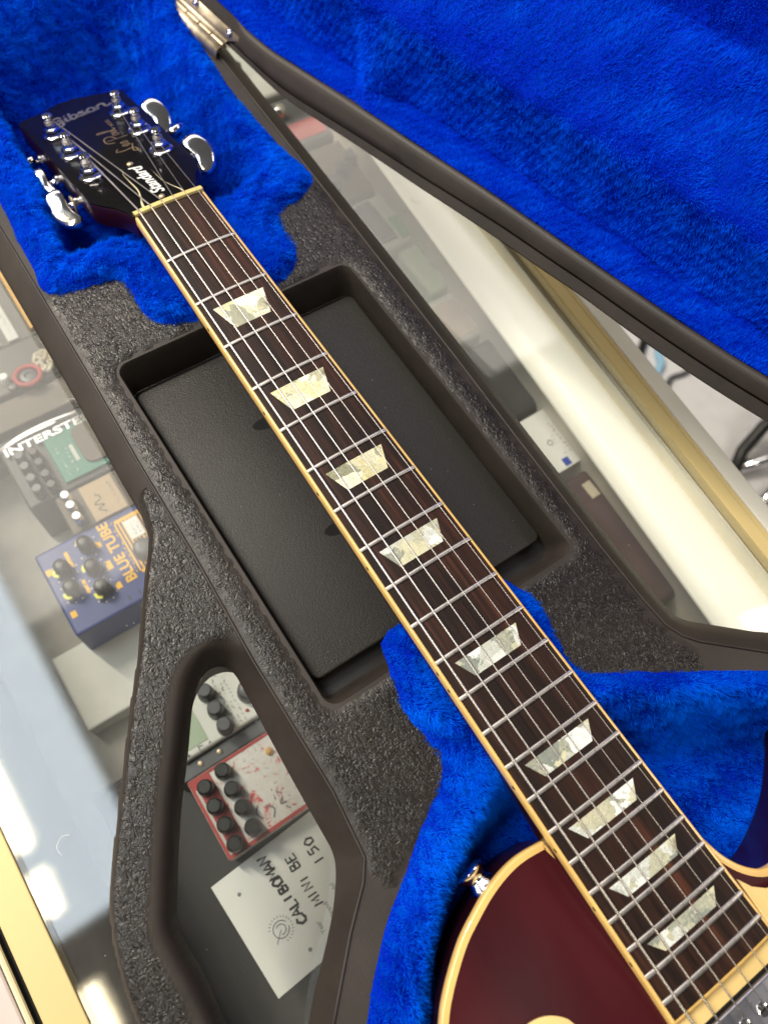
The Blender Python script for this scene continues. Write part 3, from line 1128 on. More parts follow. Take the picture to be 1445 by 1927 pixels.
link('knob_strip', box_mesh(206, 222, 58, 106, -194, -191, 1), 'knob_grey', t)
t = pedal('effect_pedal', 'brown and grey pedal with dark knobs between case and lid', 175, 262, 118, 190, -196, 'shelf_brown', bevel=4)
for (x, y) in ((190, 132), (206, 140), (222, 150), (238, 160)):
    knob(t, x, y, -196, 7, 10, 'knob_grey')
t = pedal('effect_pedal', 'red and grey pedal with chrome knobs beside the hinge', 165, 258, 198, 262, -196, 'knob_grey', bevel=4)
link('red_panel', box_mesh(196, 240, 204, 226, -196, -195.2), 'red_print', t)
for (x, y) in ((180, 212), (184, 236), (208, 240)):
    knob(t, x, y, -196, 6, 12, 'chrome')
t = pedal('effect_pedal', 'pale grey pedal beneath the hinge corner', 140, 240, 270, 350, -196, 'pale_grey', bevel=4)
for (x, y) in ((160, 285), (178, 300), (200, 310)):
    knob(t, x, y, -196, 7, 12, 'knob_black')

# ================================================================== ON THE FLOOR BEYOND THE COUNTER
tag(link('power_cable', tube_mesh(smooth_poly([(900, 40, -994), (985, 105, -994), (1035, 140, -994), (1120, 200, -990), (1200, 300, -994)], False), 9, 8), 'cable_black', smooth=True), 'thick black cable on the floor beyond the counter', 'cable')
tag(link('blue_cord', tube_mesh(smooth_poly([(960, 0, -994), (995, 55, -994), (1025, 75, -992), (1040, 100, -994), (1100, 160, -994)], False), 8, 8), 'cable_blue', smooth=True), 'pale blue cord on the floor beyond the counter', 'cord')
tag(link('curled_cable', tube_mesh(smooth_poly([(985, 15, -995), (1020, 36, -995), (1060, 30, -995), (1110, 45, -995), (1180, 30, -995)], False), 6, 8), 'knob_grey', smooth=True), 'grey cable lying in a curve on the pale floor', 'cable')
st = thing('stool_base', 'chrome and black stool base on the floor beyond the counter', 'stool', (1080, -200, -1000))
link('black_leg', tube_mesh([(940, -215, -985), (1000, -178, -960), (1050, -165, -930), (1080, -165, -900)], 13, 10), 'cable_black', st, smooth=True)
link('chrome_leg', tube_mesh([(960, -195, -980), (1040, -222, -960), (1140, -250, -930)], 12, 10), 'chrome', st, smooth=True)
link('chrome_leg', tube_mesh([(1040, -160, -960), (1090, -150, -900), (1150, -150, -880)], 12, 10), 'chrome', st, smooth=True)
link('chrome_leg', tube_mesh([(930, -285, -980), (1000, -275, -960), (1100, -285, -930)], 12, 10), 'chrome', st, smooth=True)

# ================================================================== THE GUITAR CASE
ZP = -30.0
case = thing('guitar_case', 'open black plastic guitar case with blue plush lining on the glass counter', 'guitar case', (0, -200, ZG))


def plastic(name, V2, F, z, grain, parent=case):
    V = np.column_stack([V2, z])
    me = np_mesh(V, F)
    set_attr(me, 'grain', grain)
    return link(name, me, 'case_plastic', parent, smooth=True)


def plastic_mesh(name, me, grain=0.0, parent=case, smooth=True):
    set_attr(me, 'grain', np.full(len(me.vertices), grain))
    return link(name, me, 'case_plastic', parent, smooth=smooth)


O_h = smooth_poly([(-79, 250), (-78, 160), (-77, 80), (-80, 45), (-81, 22), (-83, 9), (-78, -1), (-66, -5), (-45, -8), (-42, -17), (-43, -33), (-38, -48), (-17, -57), (12, -60), (39, -56), (51, -51), (60, -40), (62, -25), (66, -9), (87, -4), (98, 6), (99, 18), (96, 34), (94, 56), (93, 78), (93, 103), (95, 127), (97, 170), (97, 250)], True, 4)
T_h = smooth_poly([(-48, 236), (-50, 143), (-52, 118), (-52, 93), (-55, 68), (-61, 39), (-64, 24), (-58, 16), (-30, 17), (20, 14), (48, 16), (72, 22), (81, 38), (82, 80), (84, 127), (84, 232), (20, 240)], True, 3)
F_h = np.array([(-44, 196), (52, 190), (54, 44), (36, 30), (-30, 27), (-56, 27), (-52, 60), (-46, 100)], float)
O_b = smooth_poly([(-27, -266), (-37, -281), (-43, -297), (-44, -307), (-42, -320), (-42, -331), (-53, -341), (-68, -350), (-81, -360), (-97, -370), (-109, -380), (-126, -397), (-150, -430), (-166, -480), (-168, -560), (192, -560), (184, -445), (158, -410), (124, -387), (90, -365), (67, -350), (43, -334), (43, -317), (46, -305), (46, -291), (42, -284), (30, -270)], True, 3)
T_b = np.array([(-24, -350), (-42, -357), (-60, -366), (-78, -377), (-98, -393), (-116, -417), (-136, -470), (-140, -556), (168, -556), (162, -450), (134, -402), (100, -379), (72, -361), (48, -348), (30, -346)], float)
F_b = np.array([(-24, -372), (-50, -376), (-72, -386), (-90, -400), (-108, -425), (-120, -480), (-120, -550), (150, -550), (146, -452), (118, -424), (92, -407), (68, -395), (50, -388), (20, -378)], float)

# the flat deck, smooth, with the leather-grained area a little proud of it
deck = np.array([(-84, 250), (-85, 24), (-86, -68), (-87.5, -120), (-88, -186), (-90, -243), (-90, -314), (-93, -345), (-99, -353), (-114, -366), (-131, -383), (-150, -402), (-172, -440), (-184, -500), (-185, -560), (210, -560), (204, -450), (172, -411), (131, -380), (104, -356), (98.5, -349), (95, -340), (94, -322), (94, -289), (96, -214), (98, -150), (100, -49), (101, 28), (102, 99), (104, 200), (104, 250)], float)
well_top = round_rect(-71.5, 80.5, -283, -61, 7)
hole_h = T_h
hole_b = T_b
V2, F = patch(deck, [hole_h, hole_b, well_top], 7)
plastic('deck', V2, F, np.full(len(V2), ZP - 0.7), np.zeros(len(V2)))
gr = np.array([(-84.6, 4), (-85.5, -68), (-87, -120), (-87.6, -186), (-89.6, -243), (-89.6, -314), (-92.5, -344), (-95.5, -353), (-94, -360), (-88, -363), (-81, -360), (-62, -350), (-30, -340), (30, -338), (60, -350), (84, -366), (93, -369), (100, -366), (101, -359), (97.5, -349.5), (94.5, -340), (93.5, -322), (93.5, -289), (95.5, -214), (97.5, -150), (99.5, -49), (100.3, 6), (60, 2), (0, -10), (-60, 2)], float)
well_cut = round_rect(-71.6, 80.6, -283.1, -60.9, 7)
V2, F = patch(gr, [well_cut], 5)
e = dist(V2, gr)
ew = dist(V2, well_cut)
zz = ZP - 0.75 * (1 - sstep(e / 3)) - 1.2 * (1 - sstep(ew / 2.5))
plastic('grained_panel', V2, F, zz, sstep(e / 1.6) * sstep((ew - 0.2) / 1.2))

# sloping edges
yl = np.array([250, 160, 60, 24, -24, -68, -104, -120, -136, -142], float)
xl = np.interp(-yl, [-250, -24, 68, 120, 186], [-84, -85, -86, -87.5, -88])
rails = [[(x, y, ZP - 0.8) for x, y in zip(xl, yl)], [(x - 2, y, ZP - 1.8) for x, y in zip(xl, yl)], [(x - 10, y, ZP - 11.5) for x, y in zip(xl, yl)],
         [(x - 11.8, y, ZP - 14.5) for x, y in zip(xl, yl)], [(x - 11, y, ZP - 18) for x, y in zip(xl, yl)], [(x + 2, y, ZG + 1) for x, y in zip(xl, yl)]]
me = loft_mesh(rails)
plastic_mesh('side_edge', me)
li = [i for i in range(len(deck)) if deck[i][0] > 90]
er = resample(deck[15:], 14, closed=False)
# outward normals of the right edge
tt = np.gradient(er, axis=0)
tt /= np.linalg.norm(tt, axis=1)[:, None]
nr = np.column_stack([tt[:, 1], -tt[:, 0]])
wid = np.interp(er[:, 1], [-560, -380, -345, -250, 250], [19, 15, 15, 15, 16])
prof = [(0.0, -0.8), (0.10, -1.6), (0.45, -5.5), (0.95, -13), (1.0, -16), (0.92, -20), (0.2, -58)]
rails = [[(p[0] + n[0] * w * f, p[1] + n[1] * w * f, ZP + dz) for p, n, w in zip(er, nr, wid)] for f, dz in prof]
plastic_mesh('side_edge', loft_mesh(rails))
# narrow moulded bead that marks the parting line
bead = [(p[0] - n[0] * 0.2, p[1] - n[1] * 0.2, ZP - 0.4) for p, n in zip(er, nr)]
plastic_mesh('parting_bead', tube_mesh(bead, 0.75, 6))
bl = [(x + .1, y, ZP - .5) for x, y in zip(xl, yl)] + [(-88, -186, ZP - .5), (-90, -243, ZP - .5), (-90, -314, ZP - .5), (-93, -345, ZP - .5), (-99, -353, ZP - .5), (-114, -366, ZP - .5), (-131, -383, ZP - .5), (-150, -402, ZP - .5)]
plastic_mesh('parting_bead', tube_mesh(bl, 0.8, 6))

# carrying handle moulded into the side
hand_out = smooth_poly([(-88.5, -130), (-97.5, -135), (-100, -146), (-102, -155), (-107, -164.5), (-119, -182.7), (-135, -209), (-147.5, -227), (-158, -243), (-166.7, -256.4), (-175.3, -269.4), (-182, -279.8), (-188.1, -289.3), (-193.2, -298.2), (-197.3, -308.8), (-200, -318.2), (-202.2, -329.4), (-203.4, -341), (-204, -360), (-202, -385), (-198, -420), (-196, -470)], False, 4)
hand_out = np.vstack([hand_out, [(-178, -470), (-172, -440), (-150, -402), (-131, -383), (-114, -366), (-99, -353), (-93, -345), (-90.2, -314), (-90.2, -243), (-88.2, -186)]])
hole_loop = smooth_poly([(-122, -240), (-112, -232.5), (-104, -233.5), (-100, -240), (-100, -253), (-101, -276), (-102, -302), (-102.5, -325), (-103, -335), (-106, -343), (-115, -355), (-126, -366), (-135, -374), (-147, -386), (-158, -400), (-172, -425), (-178, -425), (-177, -400), (-175, -367), (-174, -346), (-174.5, -332), (-174, -322), (-169, -312), (-153, -285), (-137, -262)], True, 4)
V2, F = patch(hand_out, [hole_loop], 1.7, 0.05)
inner_line = np.array([(-88.2, -186), (-90.2, -243), (-90.2, -314), (-93, -345), (-99, -353), (-114, -366), (-131, -383), (-150, -402), (-172, -440)], float)
outer_line = hand_out[:len(hand_out) - 10]
do = dist(V2, outer_line, closed=False)
dh = dist(V2, hole_loop)
di = dist(V2, inner_line, closed=False)
right_side = (di < 26)
# left arm: rounded bar; right strip: slope from the parting line to the opening
lipw = 9.0
z = np.full(len(V2), ZP - 1.5)
z -= 12.0 * (1 - np.sqrt(np.clip(1 - (1 - np.clip(do / 6.0, 0, 1)) ** 2, 0, 1)))
z -= 17.0 * (1 - np.sqrt(np.clip(1 - (1 - np.clip(dh / lipw, 0, 1)) ** 2, 0, 1))) * 1.0
frac = np.clip(di / (di + dh + 1e-6), 0, 1)
strip = (1 - sstep((di + dh - 18) / 10)) * sstep((-222 - V2[:, 1]) / 16)
z = z + (ZP - 1.2 - 15.5 * frac - z) * strip
gfac = sstep((dh - lipw * .9) / 2.5) * (1 - sstep(strip / .5)) * sstep((do - 2.2) / 2.0)
plastic('handle', V2, F, z, gfac)
hz = ZP - 18.3
hl = resample(hole_loop, 3.0)
cen = hl.mean(0)
# inner wall of the opening and outer skirt
tn = np.roll(hl, -1, 0) - np.roll(hl, 1, 0)
tn /= np.linalg.norm(tn, axis=1)[:, None]
on = np.column_stack([-tn[:, 1], tn[:, 0]])
if poly_area(hl) > 0:
    on = -on
hd = dist(hl, inner_line, closed=False)
zt = np.where((hd < 24) & (hl[:, 1] < -232), ZP - 16.7, ZP - 18.5)
rails = [[(p[0], p[1], q) for p, q in zip(hl, zt)], [(p[0] + n[0] * .6, p[1] + n[1] * .6, q - 3) for p, n, q in zip(hl, on, zt)], [(p[0] + n[0] * 6, p[1] + n[1] * 6, ZG + 4) for p, n in zip(hl, on)]]
plastic_mesh('handle_wall', loft_mesh(rails, closed=True))
ol = resample(outer_line, 5, closed=False)
tn = np.gradient(ol, axis=0)
tn /= np.linalg.norm(tn, axis=1)[:, None]
inn = np.column_stack([-tn[:, 1], tn[:, 0]])
rails = [[(p[0], p[1], ZP - 13.4) for p in ol], [(p[0] - n[0] * -.3, p[1] - n[1] * -.3, ZP - 22) for p, n in zip(ol, inn)], [(p[0] + n[0] * 9, p[1] + n[1] * 9, ZG + 3) for p, n in zip(ol, inn)]]
plastic_mesh('handle_wall', loft_mesh(rails))

# accessory well and its lid
w0 = round_rect(-71.5, 80.5, -283, -61, 7)
w1 = round_rect(-70.6, 79.6, -281, -62.5, 7)
w2 = round_rect(-69.8, 78.8, -274, -66, 6)
rails = [[(x, y, ZP - 1.1) for x, y in w0], [(x, y, ZP - 3.5) for x, y in w1], [(x, y, ZP - 24) for x, y in w2]]
me = loft_mesh(rails[::-1], closed=True)
set_attr(me, 'grain', np.zeros(len(me.vertices)))
link('accessory_well', me, 'case_plastic', case, smooth=True)
link('well_floor', prism_mesh(w2, ZP - 26, ZP - 24.2), 'black_plastic', case)
acc = link('accessory_lid', prism_mesh(round_rect(-68.9, 77.6, -265.5, -72.5, 4.5), ZP - 20, ZP - 16, 1.1, seg=3), 'lid_plate_plastic', case)
shade_auto(acc, 40)
for cy in (-124.5, -200.5):
    pts = [(-22.5 + 22 * (1 - math.cos(a)) * .5, cy + 5.2 * math.sin(a) * (1 if math.sin(a) < 0 else .55)) for a in np.linspace(0, 2 * math.pi, 26, endpoint=False)]
    nn_ = link('notch_shade', prism_mesh(pts, ZP - 16.2, ZP - 15.85, 0.0), 'black_dot', None)  # dark of the finger slot, laid on as a flat black disc
    nn_.parent = acc
    nn_.matrix_parent_inverse = par_inv(nn_.parent)


# plush of the head compartment
def head_z(P):
    eo = dist(P, O_h)
    lip = ZP - 0.6 + 5.0 * sstep(eo / 10)
    lip = lip + 1.6 * np.sin(P[:, 0] * .11 + P[:, 1] * .05) * sstep(eo / 12) + 1.0 * np.sin(P[:, 1] * .17 + 2) * sstep(eo / 12)
    inT = inside(P, T_h)
    dT, dF = dist(P, T_h), dist(P, F_h)
    inF = inside(P, F_h)
    t_ = np.where(inT, dT / (dT + dF + 1e-6), 0)
    t_ = np.where(inF, 1, t_)
    zf = -83 + 0 * t_
    up = np.clip((P[:, 1] - 130) / 90, 0, 1)       # the end wall stands higher than the sides
    lip = lip + 6 * up
    return lip + (zf - lip) * (0.35 * t_ + 0.65 * sstep(t_))


V2, F = patch(O_h, [], 3.2)
Vh = np.column_stack([V2, head_z(V2) + tufts(V2, .75, 4) * sstep(dist(V2, O_h) / 10)])


def head_flow(P):
    return np.column_stack([0.25 + 0.3 * np.sin(P[:, 1] * .03), -0.25 + 0.5 * np.sin(P[:, 0] * .05 + 1), np.full(len(P), 0.35)])


lining('head_lining', Vh, F, 'blue_plush', case, dict(density=4.4, length=4.3, width=0.34, flow=head_flow, lean=0.55, tousle=0.36, seed=3, trim=O_h), 'blue_pile')


def body_z(P):
    eo = dist(P, O_b)
    lip = ZP - 0.6 + 6.5 * sstep(eo / 11)
    inT = inside(P, T_b)
    dT, dF = dist(P, T_b), dist(P, F_b)
    inF = inside(P, F_b)
    t_ = np.where(inT, dT / (dT + dF + 1e-6), 0)
    t_ = np.where(inF, 1, t_)
    lip = lip + 1.2 * np.sin(P[:, 0] * .12 + P[:, 1] * .08) * sstep(eo / 12)
    # shallow trough where the neck lies
    tro = np.exp(-(P[:, 0] / 24.0) ** 4) * np.clip((P[:, 1] + 375) / 20, 0, 1)
    lip = lip - 5.0 * tro
    return lip + (-72 - lip) * (0.2 * t_ + 0.8 * sstep(t_))


V2, F = patch(O_b, [], 3.6)
Vb = np.column_stack([V2, body_z(V2) + tufts(V2, .75, 6) * sstep(dist(V2, O_b) / 10)])
lining('body_lining', Vb, F, 'blue_plush', case, dict(density=4.2, length=4.0, width=0.34, flow=lambda P: np.column_stack([0.2 * np.sin(P[:, 1] * .06), -0.35 + 0.2 * np.sin(P[:, 0] * .05), np.full(len(P), .1)]), lean=0.6, tousle=0.34, seed=5, trim=O_b,
     cover=lambda C: (C[:, 1] > -470).astype(float) + 0.02), 'blue_pile')

# ---- the open lid
ax0 = Vector((102, 180, -28))
du = Vector((.13, -.99, 0)).normalized()
pr = Vector((0.9915, 0.1302, 0))
PH = math.radians(120)
dv = -math.cos(PH) * pr + Vector((0, 0, math.sin(PH)))
nl = du.cross(dv)                      # towards the hollow side?
if nl.dot(Vector(m.translation) * 1000 - ax0) < 0:
    nl = -nl
LM = Matrix((du, dv, nl)).transposed().to_4x4()
LM.translation = ax0
A_ = np.array(LM)


def lid_pt(Q):
    Q = np.asarray(Q, float)
    return Q @ A_[:3, :3].T + A_[:3, 3]


uu = np.linspace(-90, 600, 116)
lowv = smooth_poly([(-90, 3), (20, 3), (57, 3), (97, 2.4), (114, 3.4), (134, 6), (158, 9.5), (182, 12.8), (207, 16), (230, 18.8), (260, 23), (295, 27.5), (330, 31.5), (355, 34.6), (394, 38), (436, 43), (476, 49.5), (530, 60), (600, 78)], False, 6)
upv = smooth_poly([(-90, 22), (33, 22), (53, 20.8), (84, 21.8), (108, 25), (131, 28), (154, 31), (181, 34.2), (218, 38.6), (255, 43.3), (282, 46.5), (319, 50.2), (363, 54.7), (400, 58.7), (438, 63.5), (460, 67), (530, 79), (600, 95)], False, 6)
v0 = np.interp(uu, lowv[:, 0], lowv[:, 1])
v1 = np.interp(uu, upv[:, 0], upv[:, 1])
fg = np.interp(uu, [60, 85, 155, 263, 290, 400], [.2, .2, .24, .33, .37, .40])
flat = sstep((uu - 46) / 14)
# outer wall, flat flange, groove, then the rounded bead that carries the lining
prof = [(0, .55, -16), (0, .2, -9), (0, .03, -4), (0, 0, -1), (0, .12, 0), (0, .94, .3), (0, 1, -1.6), (1, .03, -1.6), (1, .06, .9), (1, .10, 1.7), (1, .30, 2.4), (1, .62, 3.0), (1, .80, 3.1), (1, .93, 2.2), (1, 1.0, 0), (1, 1.03, -9)]
rails = []
for part_, f, dz in prof:
    ff = f * fg if part_ == 0 else fg + f * (1 - fg)
    rails.append(lid_pt(np.column_stack([uu, v0 + (v1 - v0) * ff, dz * (flat if dz > 0 else np.ones(len(uu)))])))
lidp = plastic_mesh('lid_rim', loft_mesh(rails[::-1]))
shade_auto(lidp, 40)
shell = np.column_stack([uu, v1 - 2])
V2, F = patch(np.vstack([shell, [(600, 420), (-90, 420)]]), [], 30)
me = np_mesh(lid_pt(np.column_stack([V2, np.full(len(V2), -40.0)])), F)
set_attr(me, 'grain', np.zeros(len(V2)))
link('lid_shell', me, 'case_plastic', case)
fe = np.column_stack([uu, v1 + 0.2])
lo = np.vstack([fe, [(600, 400), (-90, 400)]])


def lid_depth(P):
    # a narrow gutter along the rim, then padding that rises to a soft crest, a broad panel and a second crest
    d = dist(P, fe, closed=False)
    dep = 33 * sstep(d / 10) - 31 * np.clip((d - 8) / 42, 0, 1) ** 1.25
    dep += 0.10 * np.clip(d - 50, 0, 62)
    dep += 5 * sstep((d - 108) / 8) - 9 * np.clip((d - 112) / 36, 0, 1)
    ridge = np.exp(-((P[:, 0] - 158 + (P[:, 1] - 30) * .22) / 14.0) ** 2) * (1 - sstep((d - 36) / 20))
    dep = dep * (1 - .75 * ridge) + 2.5 * ridge
    return dep


V2, F = patch(lo, [], 4.5)
keep = np.ones(len(F), bool)
dep = lid_depth(V2) + tufts(V2, .45, 8) * sstep(dist(V2, fe, closed=False) / 12)
Vl = lid_pt(np.column_stack([V2, -dep + 2.0 - 1.0]))


def lid_cover(Cn):
    # pile only as far as the lid can be seen from around the counter
    q = (Cn - A_[:3, 3]) @ A_[:3, :3]
    return ((q[:, 0] > -90) & (q[:, 0] < 560) & (q[:, 1] < 330)).astype(float) + .01


def lid_flow(P):
    q = (P - A_[:3, 3]) @ A_[:3, :3]
    d = dist(q[:, :2], fe, closed=False)
    w = np.tanh((d - 50) / 14)[:, None]
    return w * A_[:3, 1][None, :] * 0.8 + 0.35 * A_[:3, 0][None, :]


def lid_lean(P):
    # pile stands up in the first bay along the rim and is brushed flat on the panel beyond
    q = (P - A_[:3, 3]) @ A_[:3, :3]
    d = dist(q[:, :2], fe, closed=False)
    rd = np.exp(-((q[:, 0] - 158 + (q[:, 1] - 30) * .22) / 13.0) ** 2)
    l = 0.15 + 0.55 * sstep((d - 30) / 26) - 0.35 * sstep((d - 100) / 22) + 0.5 * np.exp(-(d / 7.0) ** 2) + 0.6 * rd * (d < 45)
    return np.clip(l + 0.10 * np.sin(q[:, 0] * .05) * np.sin(q[:, 1] * .09), 0, .95)


lining('lid_lining', Vl, F, 'blue_plush_lid', case, dict(density=2.4, length=3.2, width=0.40, flow=lid_flow, lean=lid_lean, tousle=0.20, seed=9, cover=lid_cover), 'blue_pile_lid')

# ---- hinge between base and lid
hinge_loc = ax0 + du * 18
hinge = bpy.data.objects.new('hinge', None)
col.objects.link(hinge)
hinge.parent = case
hinge.matrix_parent_inverse = par_inv(hinge.parent)


def hlink(name, me, mat):
    o = link(name, me, mat, None)
    o.parent = hinge
    o.matrix_parent_inverse = par_inv(o.parent)
    return o


HB = Matrix((du, -pr, Vector((0, 0, 1)).cross(Vector((1, 0, 0))) * 0 + Vector((0, 0, 1)))).transposed().to_4x4()
HB.translation = ax0
HB = frame(ax0, du, pr)      # x along the hinge, y outwards to the lid side, z up or down
if HB.col[2][2] < 0:
    HB = frame(ax0, du, -pr)
sgn = 1 if (HB.to_3x3() @ Vector((0, 1, 0))).dot(pr) > 0 else -1
u0, u1 = -52, 45
nk = 7
segs = np.linspace(u0, u1, nk + 1)
for i in range(nk):
    a = np.array(HB @ Vector((segs[i] + .7, sgn * -0.8, 2.4)))
    b = np.array(HB @ Vector((segs[i + 1] - .7, sgn * -0.8, 2.4)))
    o = hlink('knuckle', tube_mesh([a[:3], (a[:3] + b[:3]) / 2, b[:3]], 2.1, 14), 'worn_brass')
    shade_auto(o, 40)
# base leaf: rounded shoulder and a face turned down into the case
bp = [(-2.6, 2.6), (-3.6, 3.3), (-4.6, 3.4), (-6.2, 3.0), (-7.4, 2.2), (-8.2, 0.2), (-8.4, -9)]
V, F = [], []
ln = [[tuple(HB @ Vector((u, sgn * y, z))) for y, z in bp] for u in (u0, u1 + 1)]
rails = [[ln[0][i], ln[1][i]] for i in range(len(bp))]
me = loft_mesh(rails)
o = hlink('base_leaf', me, 'worn_brass')
sol = o.modifiers.new('thickness', 'SOLIDIFY')
sol.thickness = 0.0012
shade_auto(o, 50)
# lid leaf lies on the lid rim
lp = [(1.6, 1.2), (2.8, 2.6), (5.2, 3.2), (6.3, 2.4), (6.8, 1.5), (13.6, 1.8)]
rails = [lid_pt([(u0, v, w), (u1 + (1 if v < 6.5 else 1 + (v - 6.5) * 2.1), v, w)]) for v, w in lp]
o = hlink('lid_leaf', loft_mesh(rails), 'worn_brass')
sol = o.modifiers.new('thickness', 'SOLIDIFY')
sol.thickness = 0.0012
shade_auto(o, 50)
for u in (-32, 8, 46):
    p0 = Vector(lid_pt([(u, 11.4, 1.9)])[0])
    Mr = frame(p0, du, dv)
    if Mr.col[2].to_3d().dot(nl) < 0:
        Mr = frame(p0, dv, du)
    o = hlink('rivet', lathe_mesh([(2.9, 0), (2.7, 1.0), (1.8, 1.9), (.5, 2.2)], 16, Mr), 'chrome')
    shade_auto(o, 60)

# ================================================================== THE GUITAR
gtr = thing('electric_guitar', 'wine red single cutaway electric guitar lying in the blue lined case', 'guitar', (0, -400, -65))
SC = 628.65


def fy(n):
    return -SC * (1 - 2 ** (-n / 12))


def bw(y):          # half width of the fretboard
    return (43.0 + (57.2 - 43.0) * (y / fy(22))) / 2


RAD = 305.0


def crown(x):
    return (math.sqrt(RAD * RAD - x * x) - RAD) + 0.55     # z of the playing surface, edges near -0.5


YE = -460.4
BT = 1.45     # binding width
ys = np.concatenate([np.linspace(1.2, YE + 1.2, 40)])
rows = []
for y in ys:
    h = bw(y) - BT
    xs = np.linspace(-h, h, 13)
    rows.append([(x, y, crown(x)) for x in xs])
V = [p for r in rows for p in r]
F = []
nx = 13
for i in range(len(ys) - 1):
    for j in range(nx - 1):
        a = i * nx + j
        F.append((a, a + nx, a + nx + 1, a + 1))
fb = link('fretboard', mesh(V, F), 'rosewood', gtr, smooth=True)


def sub(name, me, mat, parent, smooth=False):
    o = link(name, me, mat, None, smooth)
    o.parent = parent
    o.matrix_parent_inverse = par_inv(o.parent)
    return o


# binding along both sides and across the end
for s in (-1, 1):
    rails = []
    for off, zz_ in ((-BT + 0.02, 0.02), (-BT * .5, 0.0), (-0.35, -0.15), (0, -0.55), (0, -5.6)):
        rails.append([(s * (bw(y) + off), y, crown(bw(y)) + zz_ + .02) for y in np.linspace(1.2, YE, 30)])
    if s > 0:
        rails = rails[::-1]
    o = sub('binding', loft_mesh(rails), 'aged_binding', fb)
    shade_auto(o, 60)
    o['label'] = 'yellowed cream binding strip along the fretboard edge'
rails = [[(x, YE + dy, crown(x) + dz) for x in np.linspace(-bw(YE), bw(YE), 13)] for dy, dz in ((1.3, .03), (0.3, 0), (0, -.5), (0, -8))]
o = sub('end_binding', loft_mesh(rails), 'aged_binding', fb)
shade_auto(o, 60)
# frets with their binding nibs
for n in range(1, 23):
    y = fy(n)
    h = bw(y) - BT + 0.25
    xs = np.linspace(-h, h, 11)
    rails = []
    for a in np.linspace(0, math.pi, 10):
        dy, dz = 1.12 * math.cos(a), 0.95 * max(math.sin(a), 0) ** .45
        rails.append([(x, y + dy, crown(x) - .03 + dz * (0.62 if i in (0, 10) else 1.0)) for i, x in enumerate(xs)])
    sub('fret', loft_mesh(rails), 'fret_nickel', fb, True)
# pearl trapezoids
for n in (3, 5, 7, 9, 12, 15, 17, 19, 21):
    ya, yb = fy(n - 1), fy(n)
    gap = ya - yb
    yt, yb2 = ya - gap * .235, ya - gap * .755
    if n > 14:
        yt, yb2 = ya - gap * .22, ya - gap * .76
    hw = (bw((ya + yb) / 2)) * 0.665
    hb = hw - 4.6
    pts = [(-hw, yt), (hw, yt), (hb, yb2), (-hb, yb2)]
    c0 = np.mean(pts, axis=0)
    V2, F = patch(smooth_corner := np.array(pts), [], 3.0)
    zc = np.array([crown(x) for x in V2[:, 0]]) + 0.10
    sub('inlay', np_mesh(np.column_stack([V2, zc]), F), 'pearl_celluloid' if n < 9 else 'cool_pearl_celluloid', fb, True)  # same pearl, tinted cooler on the inlays nearer the body
# side dots in the bass binding
for y in (-84.3, -143.5, -196, -241, -299.5, -308.4, -356.8, -386.2, -412, -435.5):
    Md = frame((-bw(y) - .02, y, crown(bw(y)) - 2.2), (0, -1, 0), (0, 0, 1))
    if Md.col[2][0] > 0:
        Md = frame((-bw(y) - .02, y, crown(bw(y)) - 2.2), (0, 1, 0), (0, 0, 1))
    sub('side_dot', lathe_mesh([(1.05, 0), (1.0, .08)], 14, Md), 'black_dot', fb)

# nut
rails = [[(x, y, crown(x) + z) for x in np.linspace(-21.2, 21.2, 13)] for y, z in ((1.25, -5), (1.25, 1.0), (1.8, 1.5), (4.4, 1.1), (5.4, .3), (5.4, -6))]
o = link('nut', loft_mesh(rails), 'aged_nut', gtr)
shade_auto(o, 50)

# neck back
rails = []
for y in (1, -60, -150, -260, -330, -352, -370, -384):
    w = bw(y) - .1
    dpt = np.interp(-y, [0, 60, 300, 340, 365, 384], [15.5, 16, 18.5, 20, 30, 44])
    rails.append([(w * math.cos(a), y, -6.0 - dpt * math.sin(a) ** .75) for a in np.linspace(0, math.pi, 15)])
link('neck', loft_mesh(rails[::-1]), 'dark_wine_lacquer', gtr, smooth=True)
rails = []
for y, w, dpt in ((1, 21.2, 15.5), (8, 21.6, 15.8), (20, 24, 17.5), (34, 28, 15)):
    zt = -5.0 if y < 5 else -5 - (y - 4) * math.tan(math.radians(17))
    rails.append([(w * math.cos(a), y, zt - dpt * math.sin(a) ** .8) for a in np.linspace(0, math.pi, 15)])
link('volute', loft_mesh(rails), 'dark_wine_lacquer', gtr, smooth=True)

# headstock, in its own tilted frame: x across, s away from the nut, w above the face
HT = math.radians(17)
HM = frame((0, 4, -3), (1, 0, 0), (0, math.cos(HT), -math.sin(HT)))
hs = [(-21.3, 1.2), (-22.3, 9), (-26, 19), (-31.5, 27), (-35, 34), (-35.5, 42), (-36, 90), (-37, 150), (-37.6, 164), (-34, 166.5), (-24, 168), (-14, 171.5), (-5, 175.2), (0, 174.2), (5, 175.2), (14, 171.5), (24, 168), (34, 166.5), (37.6, 164), (37, 150), (36, 90), (35.5, 42), (35, 34), (31.5, 27), (26, 19), (22.3, 9), (21.3, 1.2)]
hs_core = [(x * .998, s) for x, s in hs]
head = link('headstock', prism_mesh(hs, -14, -1.2, .8, HM), 'dark_wine_lacquer', gtr)
shade_auto(head, 40)
o = sub('face_veneer', prism_mesh(hs, -1.15, 0, .35, HM), 'black_lacquer', head)
shade_auto(o, 40)
FM = lambda x, s, w=.12: HM @ frame((x, s, w), (1, 0, 0), (0, 1, 0))
FU = lambda x, s, w=.12: HM @ frame((x, s, w), (0, 1, 0), (-1, 0, 0))
